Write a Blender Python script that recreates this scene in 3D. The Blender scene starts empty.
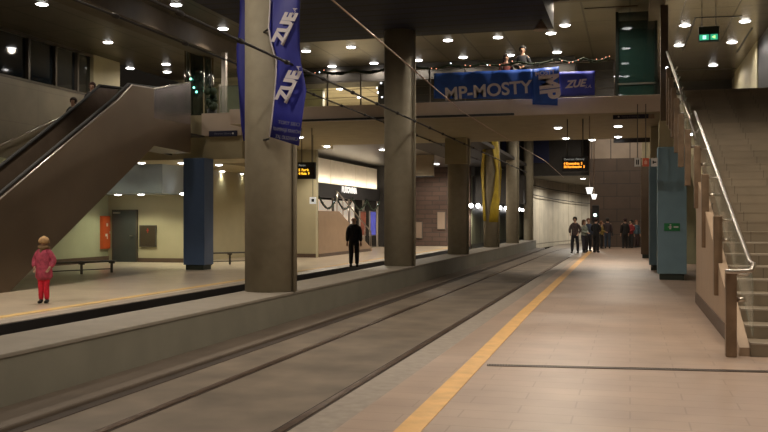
import bpy, bmesh, math, random
from mathutils import Vector, Matrix
random.seed(7)
S = bpy.context.scene
C = S.collection
PI = math.pi
F = 900.0
YAW = math.atan(246 / F)
EYE = 1.6
cs, sn = math.cos(YAW), math.sin(YAW)

# ------------------------------------------------------------ survey helpers: a pixel's ray met with a real plane
def ray(px, py):
    u = (px - 384) / F; v = (220 - py) / F
    return Vector((-sn + u * cs, cs + u * sn, v))
def on_z(px, py, z=0.0):
    d = ray(px, py); t = (z - EYE) / d.z
    return Vector((d.x * t, d.y * t, z))
def on_y(px, py, y):
    d = ray(px, py); t = y / d.y
    return Vector((d.x * t, y, EYE + d.z * t))
def on_x(px, py, x):
    d = ray(px, py); t = x / d.x
    return Vector((x, d.y * t, EYE + d.z * t))

# ------------------------------------------------------------ materials
MATS = {}
def mat(name, col, rough=0.6, metal=0.0, var=0.12, scale=3.0, bump=0.0, emit=None, es=0.0, spec=0.5, alpha=None, trans=0.0, coat=0.0):
    if name in MATS: return MATS[name]
    m = bpy.data.materials.new(name); m.use_nodes = True
    nt = m.node_tree; b = nt.nodes['Principled BSDF']
    b.inputs['Roughness'].default_value = rough
    b.inputs['Metallic'].default_value = metal
    b.inputs['Specular IOR Level'].default_value = spec
    b.inputs['Base Color'].default_value = (*col, 1)
    b.inputs['Coat Weight'].default_value = coat
    if trans: b.inputs['Transmission Weight'].default_value = trans
    if emit:
        b.inputs['Emission Color'].default_value = (*emit, 1); b.inputs['Emission Strength'].default_value = es
    if alpha is not None: b.inputs['Alpha'].default_value = alpha
    if var > 0:
        tc = nt.nodes.new('ShaderNodeTexCoord'); n = nt.nodes.new('ShaderNodeTexNoise')
        n.inputs['Scale'].default_value = scale; n.inputs['Detail'].default_value = 6
        nt.links.new(tc.outputs['Object'], n.inputs['Vector'])
        r = nt.nodes.new('ShaderNodeValToRGB')
        r.color_ramp.elements[0].position = 0.3; r.color_ramp.elements[1].position = 0.7
        r.color_ramp.elements[0].color = (*[c * (1 - var) for c in col], 1)
        r.color_ramp.elements[1].color = (*[min(1, c * (1 + var)) for c in col], 1)
        nt.links.new(n.outputs['Fac'], r.inputs['Fac']); nt.links.new(r.outputs['Color'], b.inputs['Base Color'])
        if bump:
            bp = nt.nodes.new('ShaderNodeBump'); bp.inputs['Strength'].default_value = bump; bp.inputs['Distance'].default_value = 0.02
            nt.links.new(n.outputs['Fac'], bp.inputs['Height']); nt.links.new(bp.outputs['Normal'], b.inputs['Normal'])
    MATS[name] = m
    return m

def brick_mat(name, c1, c2, mortar, bw, bh, ms, rough, axes='XY', bump=0.15, offset=0.5, metal=0.0, var=0.25):
    m = bpy.data.materials.new(name); m.use_nodes = True
    nt = m.node_tree; b = nt.nodes['Principled BSDF']; b.inputs['Roughness'].default_value = rough
    b.inputs['Metallic'].default_value = metal
    tc = nt.nodes.new('ShaderNodeTexCoord'); sp = nt.nodes.new('ShaderNodeSeparateXYZ'); cb = nt.nodes.new('ShaderNodeCombineXYZ')
    nt.links.new(tc.outputs['Object'], sp.inputs[0])
    nt.links.new(sp.outputs['XYZ'.index(axes[0])], cb.inputs[0]); nt.links.new(sp.outputs['XYZ'.index(axes[1])], cb.inputs[1])
    br = nt.nodes.new('ShaderNodeTexBrick'); br.inputs['Scale'].default_value = 1
    br.inputs['Brick Width'].default_value = bw; br.inputs['Row Height'].default_value = bh; br.inputs['Mortar Size'].default_value = ms
    br.offset = offset
    br.inputs['Color1'].default_value = (*c1, 1); br.inputs['Color2'].default_value = (*c2, 1); br.inputs['Mortar'].default_value = (*mortar, 1)
    nt.links.new(cb.outputs[0], br.inputs['Vector'])
    n = nt.nodes.new('ShaderNodeTexNoise'); n.inputs['Scale'].default_value = 1.1; n.inputs['Detail'].default_value = 7
    nt.links.new(tc.outputs['Object'], n.inputs['Vector'])
    r = nt.nodes.new('ShaderNodeValToRGB'); r.color_ramp.elements[0].position = .3; r.color_ramp.elements[1].position = .72
    r.color_ramp.elements[0].color = (1 - var, 1 - var, 1 - var, 1); r.color_ramp.elements[1].color = (1, 1, 1, 1)
    nt.links.new(n.outputs['Fac'], r.inputs['Fac'])
    mx = nt.nodes.new('ShaderNodeMix'); mx.data_type = 'RGBA'; mx.blend_type = 'MULTIPLY'; mx.inputs[0].default_value = 1
    nt.links.new(br.outputs['Color'], mx.inputs[6]); nt.links.new(r.outputs['Color'], mx.inputs[7])
    nt.links.new(mx.outputs[2], b.inputs['Base Color'])
    if bump:
        bp = nt.nodes.new('ShaderNodeBump'); bp.inputs['Strength'].default_value = bump; bp.inputs['Distance'].default_value = 0.01; bp.invert = True
        nt.links.new(br.outputs['Fac'], bp.inputs['Height']); nt.links.new(bp.outputs['Normal'], b.inputs['Normal'])
    MATS[name] = m
    return m

M_tile = brick_mat('platform_tile', (.40, .29, .22), (.385, .278, .21), (.31, .225, .17), .9, .3, .007, .42, 'XY', .12)
M_tileL = brick_mat('far_platform_tile', (.54, .45, .34), (.51, .43, .325), (.4, .32, .24), .9, .3, .008, .28, 'XY', .08)
M_granite = mat('granite_edge', (.27, .23, .19), .5, var=.18, scale=9)
M_yellow = mat('yellow_line_paint', (.68, .39, .12), .45, var=.14, scale=5)
M_yellow2 = mat('pale_yellow_line_paint', (.62, .42, .16), .4, var=.1, scale=5)
M_kerb = mat('kerb_concrete', (.10, .076, .055), .6, var=.15)
M_track = mat('track_concrete', (.135, .106, .077), .62, var=.3, scale=1.6, bump=.2)
M_trackdark = mat('track_rubber', (.030, .018, .011), .8, var=.3, scale=5)
M_rail = mat('rail_steel', (.13, .085, .06), .4, .8, var=.3, scale=8)
M_conc = mat('wall_concrete', (.165, .155, .12), .62, var=.1, scale=1.7, bump=.1)
M_conctop = mat('wall_concrete_top', (.20, .175, .14), .6, var=.1, scale=3)
M_col = mat('column_concrete', (.32, .285, .21), .7, var=.08, scale=5, bump=.12)
M_fascia = mat('fascia_concrete', (.56, .46, .37), .6, var=.06, scale=2)
M_soffit = mat('soffit_concrete', (.36, .31, .19), .7, var=.08, scale=2)
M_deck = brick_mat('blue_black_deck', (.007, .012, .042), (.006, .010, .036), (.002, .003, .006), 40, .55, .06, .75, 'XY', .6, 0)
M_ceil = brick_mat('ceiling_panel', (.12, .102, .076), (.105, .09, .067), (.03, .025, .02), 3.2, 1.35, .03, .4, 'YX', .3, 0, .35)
M_ceilshine = brick_mat('polished_ceiling_panel', (.36, .31, .25), (.34, .29, .235), (.05, .045, .04), 1.5, 1.2, .02, .24, 'XY', .4, 0, .75)
M_beam = mat('ceiling_beam', (.11, .085, .06), .6, var=.1)
M_cream = mat('cream_wall', (.43, .39, .255), .65, var=.06, scale=1.2)
M_green = mat('pale_green_wall', (.40, .42, .28), .55, var=.06, scale=1.2)
M_greywall = mat('blue_grey_panel', (.30, .34, .35), .4, var=.05)
M_tanwall = brick_mat('tan_wall', (.24, .21, .155), (.23, .20, .15), (.19, .16, .12), 2.4, 1.2, .01, .5, 'YZ', .1, 0)
M_brick = brick_mat('brown_brick', (.115, .068, .05), (.085, .05, .038), (.06, .042, .032), .9, .28, .03, .75, 'XZ', .6)
M_tunnel = brick_mat('tunnel_concrete', (.48, .42, .31), (.45, .40, .30), (.16, .13, .1), 1.6, 9.0, .03, .5, 'XZ', .3, 0)
M_panelv = brick_mat('pale_vertical_panel', (.32, .25, .19), (.30, .235, .18), (.08, .06, .05), 1.1, 9, .03, .5, 'XZ', .3, 0)
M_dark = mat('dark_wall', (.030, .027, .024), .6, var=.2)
M_black = mat('black_paint', (.010, .009, .009), .45, var=.1)
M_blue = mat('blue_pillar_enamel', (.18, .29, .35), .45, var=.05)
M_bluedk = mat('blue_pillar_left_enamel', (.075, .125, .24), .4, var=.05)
M_plinth = mat('dark_plinth', (.035, .045, .035), .6)
M_steel = mat('brushed_steel', (.58, .53, .47), .28, 1.0, var=.06, scale=6)
M_chrome = mat('chrome', (.46, .42, .38), .32, 1.0, var=0)
M_clad = mat('escalator_cladding', (.18, .138, .10), .36, .85, var=.09, scale=.8)
M_cladup = mat('escalator_steel_cladding', (.33, .30, .31), .22, .95, var=.08, scale=1.2)
M_escdark = mat('escalator_dark_panel', (.16, .12, .09), .25, .6, var=.1)
M_rubber = mat('black_rubber', (.008, .008, .008), .65, var=0)
M_plate = mat('brown_steel_plate', (.23, .16, .105), .4, .5, var=.25, scale=4)
M_strwall = mat('stair_side_wall', (.40, .29, .20), .45, var=.06)
M_skirt = mat('brown_skirting', (.10, .065, .045), .5)
M_step = brick_mat('stair_stone', (.25, .20, .14), (.235, .19, .13), (.13, .105, .075), .6, 9, .006, .55, 'XZ', .05, 0)
M_nose = mat('stair_nosing', (.33, .28, .22), .5)
M_glass = mat('tinted_glass', (.30, .42, .36), .05, var=0, alpha=.16, spec=.8)
M_glassdk = mat('dark_green_glass', (.010, .028, .022), .04, var=0, alpha=.72, spec=.8)
M_window = mat('window_glass', (.007, .010, .014), .05, .0, var=0, spec=1.0)
M_frame = mat('window_frame_metal', (.09, .075, .06), .5, .4, var=0)
M_lamp = mat('downlight_diffuser', (.9, .9, .9), .5, var=0, emit=(1, .97, .95), es=14)
M_ring = mat('downlight_ring', (.45, .4, .36), .35, .6, var=0)
M_navy = mat('navy_sign', (.012, .014, .045), .4, var=0)
M_white = mat('white_print', (.62, .6, .58), .5, var=0)
M_dimwhite = mat('faint_grey_print', (.17, .17, .22), .5, var=0)
M_ban = mat('royal_blue_banner', (.018, .022, .27), .55, var=.12, scale=4)
M_ban2 = mat('blue_banner_cloth', (.018, .085, .42), .55, var=.15, scale=4)
M_ban3 = mat('bright_blue_banner', (.055, .075, .52), .5, var=.1, scale=4)
M_print = mat('grey_banner_print', (.68, .64, .68), .6, var=0)
M_print2 = mat('light_banner_print', (.85, .76, .80), .6, var=0)
M_cloth = mat('yellow_cloth', (.47, .34, .025), .6, var=.2, scale=4)
M_orange = mat('led_orange', (.3, .1, .0), .5, var=0, emit=(1.0, .33, .03), es=2.2)
M_ledyel = mat('led_yellow', (.3, .15, .0), .5, var=0, emit=(1.0, .50, .03), es=2.0)
M_ledw = mat('led_grey', (.3, .3, .3), .5, var=0, emit=(.7, .7, .62), es=.35)
M_exit = mat('exit_green_lit', (.03, .3, .15), .4, var=0, emit=(.05, .55, .30), es=.8)
M_exitw = mat('exit_pictogram_lit', (.7, .9, .8), .4, var=0, emit=(.45, 1.0, .8), es=1.6)
M_exitsign = mat('green_sign_paint', (.02, .22, .07), .4, var=0)
M_cyan = mat('cyan_indicator', (.2, .9, .7), .4, var=0, emit=(.25, 1, .75), es=4)
M_signal = mat('signal_lens', (.6, .9, .8), .4, var=0, emit=(.7, 1, .9), es=8)
M_redcab = mat('orange_red_enamel', (.50, .085, .02), .4, var=.06)
M_door = mat('dark_grey_door', (.045, .05, .048), .45, var=.05)
M_brnpanel = mat('dark_brown_panel', (.055, .04, .025), .4, var=.1)
M_redpr = mat('red_print', (.45, .05, .03), .5, var=0)
M_clere = mat('cream_wall_panel', (.8, .74, .64), .5, var=.04)
M_shop = mat('lit_shop_interior', (.8, .7, .58), .5, var=0, emit=(1.0, .84, .66), es=.42)
M_postb = mat('lit_blue_poster', (.1, .1, .5), .4, var=.3, emit=(.10, .13, .6), es=.3)
M_postr = mat('brown_red_poster', (.25, .07, .04), .5, var=.3)
M_garl = mat('garland_green', (.014, .03, .012), .7, var=.4, scale=20)
M_bulb = mat('fairy_bulb', (.9, .9, 1), .4, var=0, emit=(.8, .9, 1), es=6)
M_bulbr = mat('warm_fairy_bulb', (1, .5, .3), .4, var=0, emit=(1, .35, .2), es=2.0)
M_wire = mat('wire_black', (.012, .010, .010), .6, var=0)
M_copper = mat('contact_wire_copper', (.35, .22, .15), .4, .7, var=0)
M_bench = mat('bench_steel', (.10, .095, .085), .4, .6, var=0)
M_notice = mat('notice_board', (.26, .19, .14), .5, var=.05)
M_drain = mat('drain_slot', (.022, .016, .012), .6, var=0)
M_draing = mat('drain_grate_steel', (.13, .10, .08), .4, .7, var=0)
M_browncol = mat('brown_pillar_cladding', (.10, .07, .045), .4, .3, var=.1)

# ------------------------------------------------------------ mesh helpers
def box(bm, x0, x1, y0, y1, z0, z1, mi=0):
    vs = [bm.verts.new(p) for p in [(x0,y0,z0),(x1,y0,z0),(x1,y1,z0),(x0,y1,z0),(x0,y0,z1),(x1,y0,z1),(x1,y1,z1),(x0,y1,z1)]]
    for f in [(3,2,1,0),(4,5,6,7),(0,1,5,4),(1,2,6,5),(2,3,7,6),(3,0,4,7)]:
        bm.faces.new([vs[i] for i in f]).material_index = mi
def tube(bm, pts, r, seg=10, mi=0, cap=True):
    pts = [Vector(p) for p in pts]; rings = []
    for i, p in enumerate(pts):
        d = (pts[min(i+1, len(pts)-1)] - pts[max(i-1, 0)]).normalized()
        a = Vector((0,0,1)) if abs(d.z) < .9 else Vector((1,0,0))
        s = d.cross(a).normalized(); u = s.cross(d).normalized()
        rr = r[i] if isinstance(r, (list, tuple)) else r
        rings.append([bm.verts.new(p + (s*math.cos(2*PI*k/seg) + u*math.sin(2*PI*k/seg))*rr) for k in range(seg)])
    for a, b in zip(rings, rings[1:]):
        for k in range(seg):
            f = bm.faces.new([a[k], a[(k+1)%seg], b[(k+1)%seg], b[k]]); f.material_index = mi; f.smooth = True
    if cap:
        bm.faces.new(rings[0][::-1]).material_index = mi; bm.faces.new(rings[-1]).material_index = mi
def prism_x(bm, prof, x0, x1, mi=0):      # profile of (y, z) extruded along x
    a = [bm.verts.new((x0, y, z)) for y, z in prof]; b = [bm.verts.new((x1, y, z)) for y, z in prof]
    n = len(prof)
    bm.faces.new(a).material_index = mi; bm.faces.new(b[::-1]).material_index = mi
    for i in range(n):
        bm.faces.new([a[i], b[i], b[(i+1)%n], a[(i+1)%n]]).material_index = mi
def prism_z(bm, prof, z0, z1, mi=0):
    a = [bm.verts.new((x, y, z0)) for x, y in prof]; b = [bm.verts.new((x, y, z1)) for x, y in prof]
    n = len(prof)
    bm.faces.new(a[::-1]).material_index = mi; bm.faces.new(b).material_index = mi
    for i in range(n):
        bm.faces.new([a[i], a[(i+1)%n], b[(i+1)%n], b[i]]).material_index = mi
def blob(bm, c, r, seg=10, mi=0, rings=6):
    rx, ry, rz = r if isinstance(r, (tuple, list)) else (r, r, r)
    g = bmesh.ops.create_uvsphere(bm, u_segments=seg, v_segments=rings, radius=1, matrix=Matrix.Translation(c) @ Matrix.Diagonal((rx, ry, rz, 1)))
    for v in g['verts']:
        for f in v.link_faces: f.material_index = mi; f.smooth = True
def obj(name, bm, mats, parent=None, loc=None, bevel=0):
    bmesh.ops.recalc_face_normals(bm, faces=bm.faces)
    me = bpy.data.meshes.new(name); bm.to_mesh(me); bm.free()
    for m in (mats if isinstance(mats, (list, tuple)) else [mats]): me.materials.append(m)
    o = bpy.data.objects.new(name, me); C.objects.link(o)
    if parent: o.parent = parent
    if loc is not None: o.location = loc
    if bevel:
        b = o.modifiers.new('b', 'BEVEL'); b.width = bevel; b.segments = 2; b.limit_method = 'ANGLE'
    return o
def NB(): return bmesh.new()
def tag(o, label, cat, group=None, kind=None):
    if label: o['label'] = label
    if cat: o['category'] = cat
    if group: o['group'] = group
    if kind: o['kind'] = kind
    return o
def thing(name, label, cat, loc=(0,0,0), rz=0, group=None):
    o = bpy.data.objects.new(name, None); C.objects.link(o); o.location = loc; o.rotation_euler = (0,0,rz)
    o.empty_display_size = .2
    return tag(o, label, cat, group)
def struct(name, bm, m, label=None, cat=None, bevel=0):
    o = obj(name, bm, m, bevel=bevel); o['kind'] = 'structure'
    o['label'] = label or name.replace('_', ' '); o['category'] = cat or name.split('_')[0].split('.')[0]
    return o
def boxes(name, lst, m, parent=None, bevel=0, loc=None):
    bm = NB()
    for b in lst: box(bm, *b)
    return obj(name, bm, m, parent, loc, bevel)
def sbox(name, lst, m, label, cat=None, bevel=0):
    bm = NB()
    for b in lst: box(bm, *b)
    return struct(name, bm, m, label, cat, bevel)
def text(s, size, m, loc, rot=(PI/2,0,0), parent=None, name='lettering', extrude=.004, align='CENTER', shear=0, sx=1.0, bold=0.0):
    cu = bpy.data.curves.new('t', 'FONT'); cu.body = s; cu.size = size; cu.extrude = extrude; cu.align_x = align; cu.align_y = 'CENTER'
    cu.shear = shear; cu.offset = bold
    to = bpy.data.objects.new('t', cu); C.objects.link(to)
    bpy.context.view_layer.update()
    me = bpy.data.meshes.new_from_object(to.evaluated_get(bpy.context.evaluated_depsgraph_get()))
    bpy.data.objects.remove(to); bpy.data.curves.remove(cu)
    me.name = name; me.materials.clear(); me.materials.append(m)
    o = bpy.data.objects.new(name, me); C.objects.link(o); o.location = loc; o.rotation_euler = rot; o.scale = (sx, 1, 1)
    if parent: o.parent = parent
    return o
def dup(root, loc, label=None, group=None, rz=None):
    r = root.copy(); C.objects.link(r); r.location = loc
    if rz is not None: r.rotation_euler = (0, 0, rz)
    if label: r['label'] = label
    if group: r['group'] = group
    for ch in list(root.children):
        c = ch.copy(); C.objects.link(c); c.parent = r
        for g in ch.children:
            d = g.copy(); C.objects.link(d); d.parent = c
    return r

# ------------------------------------------------------------ THE SETTING
PE, WF, WB, LE = -2.5, -5.68, -6.60, -9.35         # platform edge, wall front, wall back, far platform edge
RW = 4.3                                          
# right platform
sbox('floor', [(PE+.33, RW, -6, 56, -.3, 0)], M_tile, 'pinkish beige tiled near platform floor', 'floor')
sbox('trim_1', [(PE, PE+.33, -6, 56, -.3, .0)], M_granite, 'grey stone edging strip along the near platform edge', 'edging')
# far platform
sbox('floor_far_platform', [(-19.4, LE-.35, -6, 54, -.3, 0)], M_tileL, 'pale shiny tiled floor of the far platform', 'floor')
sbox('trim_2', [(LE-.35, LE, -6, 54, -.22, 0)], M_granite, 'stone edging strip along the far platform edge', 'edging')
sbox('trim_3', [(LE-.02, LE+.02, -6, 54, -.3, -.015)], M_black, 'black face of the far platform edge above the track', 'edging')
# track bed
sbox('floor_track', [(-5.05, PE, -6, 100, -.5, -.2)], M_track, 'brownish concrete bed of the near tram track', 'floor')
sbox('trim_4', [(WF, -5.12, -6, 57, -.5, -.15)], M_kerb, 'low concrete kerb running along the foot of the central wall', 'kerb', .02)
sbox('floor_track_far', [(LE, WB, -6, 100, -.5, -.2)], M_trackdark, 'dark bed of the far tram track', 'floor')
# rails, curving to the right far away
def railpath(x, z=-.2):
    pts = [(x, y, z) for y in (-6, 0, 10, 20, 30, 40, 48)]
    for k in range(1, 9):
        y = 48 + k*5; pts.append((x + .0032*(y-48)**2, y, z))
    return pts
def strip(bm, pts, x0, x1, z0, z1):
    prev = None
    for p in pts:
        ring = [bm.verts.new((p[0]+a, p[1], p[2]+c)) for a, c in ((x0,z0),(x1,z0),(x1,z1),(x0,z1))]
        if prev:
            for k in range(4): bm.faces.new([prev[k], prev[(k+1)%4], ring[(k+1)%4], ring[k]])
        else: bm.faces.new(ring)
        prev = ring
    bm.faces.new(prev[::-1])
for x, lb in ((-2.86, 'nearer to the near platform'), (-4.32, 'nearer to the central wall')):
    t = thing('tram_rail', 'grooved tram rail of the near track, ' + lb, 'rail', (0,0,0), 0, 'tram rails of the near track')
    bm = NB(); strip(bm, railpath(x), -.045, .03, .002, .014); obj('rail_head', bm, M_rail, t)
    bm = NB(); strip(bm, railpath(x), -.075, .05, -.02, .005); obj('groove_filler', bm, M_trackdark, t)
bm = NB(); strip(bm, railpath(-5.05)[:7], -.07, .07, -.02, .006)
tag(obj('drainage_channel', bm, M_trackdark), 'dark drainage channel between the track and the kerb of the central wall', 'drain')
# central dwarf wall
sbox('wall_central', [(WB, WF, -6, 57, -.5, .30)], M_conc, 'long low concrete wall between the two tram tracks', 'wall')
sbox('trim_5', [(WB, WF+.015, -6, 57, .30, .345)], M_conctop, 'paler coping on top of the low wall between the tracks', 'coping', .008)
# yellow lines
def quad_strip(pts, w, z, h=.006):
    bm = NB(); prev = None
    for p in pts:
        ring = [bm.verts.new(q) for q in ((p[0]-w/2,p[1],z),(p[0]+w/2,p[1],z),(p[0]+w/2,p[1],z+h),(p[0]-w/2,p[1],z+h))]
        if prev:
            for k in range(4): bm.faces.new([prev[k], prev[(k+1)%4], ring[(k+1)%4], ring[k]])
        else: bm.faces.new(ring)
        prev = ring
    bm.faces.new(prev[::-1]); return bm
tag(obj('safety_line', quad_strip([(-1.58,-6),(-1.62,6.5),(-1.75,15.6),(-1.9,38),(-2.0,55.5)], .2, 0), M_yellow), 'bright yellow safety line painted along the near platform', 'line')
tag(obj('safety_line', quad_strip([(-10.0,-6),(-10.0,54)], .22, 0), M_yellow2), 'pale yellow safety line painted along the far platform', 'line')
# drain grate across the near platform
a, b = on_z(487, 365.3), on_z(768, 372)
ang = math.atan2(b.y-a.y, b.x-a.x); L = 3.6
g = thing('drain_grate', 'long narrow slotted drain grate across the near platform tiles', 'drain', (a.x, a.y, 0), ang)
boxes('channel', [(0, L, -.05, .05, -.002, .003)], M_drain, g)
bm = NB()
for k in range(120): box(bm, .01+k*.03, .02+k*.03, -.045, .045, .002, .006)
box(bm, 0, L, -.055, -.047, 0, .007); box(bm, 0, L, .047, .055, 0, .007)
o = obj('grate_bars', bm, M_draing, g); o['kind'] = 'stuff'

# ceilings
HC, HD = 7.8, 6.8
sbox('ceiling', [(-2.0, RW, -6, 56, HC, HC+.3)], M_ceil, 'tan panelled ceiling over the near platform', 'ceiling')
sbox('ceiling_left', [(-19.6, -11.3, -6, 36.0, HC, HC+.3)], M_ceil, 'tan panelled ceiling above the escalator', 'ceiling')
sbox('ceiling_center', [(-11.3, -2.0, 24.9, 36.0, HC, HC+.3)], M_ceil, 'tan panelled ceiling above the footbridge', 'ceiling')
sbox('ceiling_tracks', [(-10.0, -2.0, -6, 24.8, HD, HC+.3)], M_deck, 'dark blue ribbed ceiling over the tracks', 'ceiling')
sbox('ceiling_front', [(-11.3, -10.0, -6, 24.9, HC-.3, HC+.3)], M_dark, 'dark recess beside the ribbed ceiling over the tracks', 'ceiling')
sbox('ceiling_right', [(.95, RW-.002, 14, 42, HC-.06, HC-.002)], M_ceilshine, 'polished metal ceiling panels above the head of the stairs', 'ceiling')
sbox('trim_6', [(-14.2, -13.4, -6, 34.5, 7.2, HC)], M_beam, 'long tan ceiling beam above the escalator', 'beam')
sbox('trim_7', [(.52, .92, -6, 34, 7.45, HC-.001)], M_beam, 'tan ceiling beam beside the lift shaft', 'beam')
sbox('trim_8', [(-2.2, .5, 24.6, 24.9, 7.5, HC)], M_beam, 'cross beam under the ceiling in front of the footbridge', 'beam')
# ceiling seams for coffers above the footbridge
sbox('trim_9', [(-13.4, -2.0, 34.6, 36.0, 7.15, HC)], M_dark, 'black beam closing the ceiling behind the footbridge', 'beam')
gz_ = HC-.061
def groove(px0, py0, px1, py1, w=.03):
    a_, b_ = on_z(px0, py0, gz_), on_z(px1, py1, gz_); d = (b_-a_).normalized(); n_ = Vector((-d.y, d.x, 0))*w
    bm = NB(); prism_z(bm, [(a_-n_).xy[:], (b_-n_).xy[:], (b_+n_).xy[:], (a_+n_).xy[:]], gz_-.008, gz_+.002); return bm
for i, (g_, lb) in enumerate((((695.6, 17.7, 683, 50), 'left'), ((695.6, 17.7, 742, 16), 'near'), ((752, 28, 737, 52), 'right'), ((668, 70.5, 736, 68.5), 'far'))):
    struct('trim_%d' % (10+i), groove(*g_), M_black, 'dark groove on the %s side of the polished ceiling panel by the hanging exit sign' % lb, 'groove')
# right wall
sbox('wall_right', [(RW, RW+.3, -6, 56, -.3, HC+.3)], M_tanwall, 'tan wall right of the staircase', 'wall')
sbox('wall_right_recess', [(RW-.06, RW, 28.5, 33.2, 5.05, 7.75)], M_black, 'dark opening in the right wall at the head of the stairs', 'wall')
sbox('wall_right_pier', [(RW-.10, RW, 33.2, 40, 5.05, 7.79)], M_cream, 'pale pier beyond the dark opening above the stairs', 'wall')
# left wall
sbox('wall_left', [(-19.6, -19.4, -6, 31.4, -.3, 6.2), (-19.6, -19.4, -6, 31.4, 7.78, HC)], M_tanwall, 'tall tan left wall behind the escalator, windows at its top', 'wall')
sbox('wall_left_lower', [(-19.4, -19.36, 20, 30.6, 0, 3.6)], M_green, 'pale green lower wall carrying the orange red cabinet', 'wall')
sbox('wall_left_pier', [(-19.4, -19.35, 29.6, 31.4, 6.15, 7.79), (-19.6,-19.4,29.6,31.4,6.2,7.78)], M_cream, 'cream pier right of the upper windows', 'wall')
wy = [on_x(px, 60, -19.4).y for px in (28, 55, 77, 100)]
edges = [12.0, 16.0, 20.3] + wy
for i in range(len(edges)-1):
    y0, y1 = edges[i], edges[i+1]
    w = sbox('window_%d' % (i+1), [(-19.52, -19.5, y0, y1, 6.2, 7.78)], M_window, 'dark upper window in the left wall, number %d from the near end' % (i+1), 'window')
    boxes('window_frame', [(-19.5, -19.38, y0, y0+.1, 6.2, 7.78), (-19.5, -19.38, y0, y1, 6.2, 6.29), (-19.5, -19.38, y0, y1, 7.69, 7.78)] , M_frame, w)
# alcove with door
sbox('wall_alcove', [(-19.4, -16.1, 30.6, 30.8, -.3, 3.6)], M_cream, 'cream back wall with the dark grey door', 'wall')
sbox('baseboard_left', [(-19.36, -19.33, 20, 30.6, 0, .22)], M_skirt, 'dark skirting under the pale green wall behind the bench', 'skirting')
sbox('baseboard_alcove', [(on_y(137,230,30.6).x, -16.1, 30.57, 30.6, 0, .16)], M_skirt, 'dark skirting under the cream wall beside the door', 'skirting')
sbox('wall_alcove_side', [(-16.3, -16.1, 30.8, 36.2, -.3, 3.6)], M_cream, 'side wall between door recess and bench wall', 'wall')
sbox('wall_bulkhead', [(-19.4, -16.1, 28.9, 30.6, 2.55, 3.6)], M_greywall, 'blue grey bulkhead panel above the door recess', 'wall')
sbox('wall_bench', [(-16.3, -12.9, 36.2, 36.5, -.3, 4.6)], M_cream, 'cream wall behind the far bench', 'wall')
sbox('baseboard_bench', [(-16.1, -12.9, 36.17, 36.2, 0, .16)], M_skirt, 'dark skirting under the wall behind the far bench', 'skirting')
# upper floor slab on the left, with its fascia
sbox('ceiling_lower', [(-19.4, -12.15, 27.0, 29.0, 3.6, 5.05), (-19.4, -13.95, 29.0, 36.2, 3.6, 5.05)], M_soffit, 'thick floor slab over the left waiting area', 'ceiling')
sbox('wall_upper', [(-19.4, -13.4, 38.5, 38.8, 5.05, HC)], M_green, 'dim greenish wall at the back of the upper level', 'wall')
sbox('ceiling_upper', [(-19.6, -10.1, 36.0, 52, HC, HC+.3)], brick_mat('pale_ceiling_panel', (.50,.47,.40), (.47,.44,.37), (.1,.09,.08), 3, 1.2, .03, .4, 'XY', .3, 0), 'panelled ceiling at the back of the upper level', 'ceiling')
sbox('floor_upper', [(-19.4, -10.1, 36.5, 52, 5.0, 5.05)], M_soffit, 'floor of the upper level far at the back', 'floor')
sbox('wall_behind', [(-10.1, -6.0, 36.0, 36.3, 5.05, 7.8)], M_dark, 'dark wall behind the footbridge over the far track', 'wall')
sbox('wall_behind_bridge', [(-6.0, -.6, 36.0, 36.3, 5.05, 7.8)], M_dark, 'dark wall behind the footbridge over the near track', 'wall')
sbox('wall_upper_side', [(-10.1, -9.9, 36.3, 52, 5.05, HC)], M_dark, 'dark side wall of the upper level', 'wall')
# spaces beyond the footbridge on the far platform
sbox('ceiling_shop', [(-19.4, -9.4, 36.5, 54, 4.85, 5.0)], mat('vault_metal', (.17,.16,.145), .35, .5, var=.05), 'grey metal ceiling in front of the shop', 'ceiling')
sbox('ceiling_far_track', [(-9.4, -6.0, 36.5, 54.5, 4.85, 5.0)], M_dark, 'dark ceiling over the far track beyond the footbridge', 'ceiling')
sbox('wall_brick', [(-13.6, LE, 54, 54.4, -.3, 5.4)], M_brick, 'brown brick wall at the end of the far platform', 'wall')
sbox('wall_glazed', [(-9.5, -9.3, 54.4, 110, -.3, 4.3)], brick_mat('glazed_green', (.23,.22,.145), (.20,.2,.13), (.03,.03,.02), 1.8, 9, .12, .3, 'YZ', .3, 0), 'greenish panelled wall along the far track beyond the brick wall', 'wall')
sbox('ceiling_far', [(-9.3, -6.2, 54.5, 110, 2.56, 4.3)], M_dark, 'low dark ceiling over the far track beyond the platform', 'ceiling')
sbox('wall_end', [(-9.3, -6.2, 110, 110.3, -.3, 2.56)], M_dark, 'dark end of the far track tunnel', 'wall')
# tunnel mouth
bm = NB()
cp = [(-6.1,57),(-6.0,60.5),(-5.55,65),(-4.7,70),(-3.3,75),(-1.4,80),(1.2,85),(4.5,90)]
prev = None; U = 0
for i, (x, y) in enumerate(cp):
    ring = [bm.verts.new((x, y, z)) for z in (-.3, 4.35)] + [bm.verts.new((x-.35, y+.1, z)) for z in (4.35, -.3)]
    if prev:
        for k in range(4): bm.faces.new([prev[k], prev[(k+1)%4], ring[(k+1)%4], ring[k]])
    else: bm.faces.new(ring)
    prev = ring
bm.faces.new(prev[::-1])
M_tun = brick_mat('tunnel_wall_panels', (.50,.43,.32), (.47,.41,.31), (.2,.165,.12), 1.5, 20, .035, .5, 'YZ', .3, 0)
struct('wall_tunnel', bm, M_tun, 'pale concrete panelled tunnel wall curving to the right', 'wall')
sbox('ceiling_tunnel', [(-6.4, 8, 57.2, 95, 4.35, 4.6)], mat('tunnel_ceiling', (.16,.135,.09), .6), 'dim ceiling of the curving tunnel', 'ceiling')
sbox('floor_tunnel', [(PE, 8, 56, 95, -.5, -.2)], M_track, 'track bed inside the tunnel', 'floor')
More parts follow.
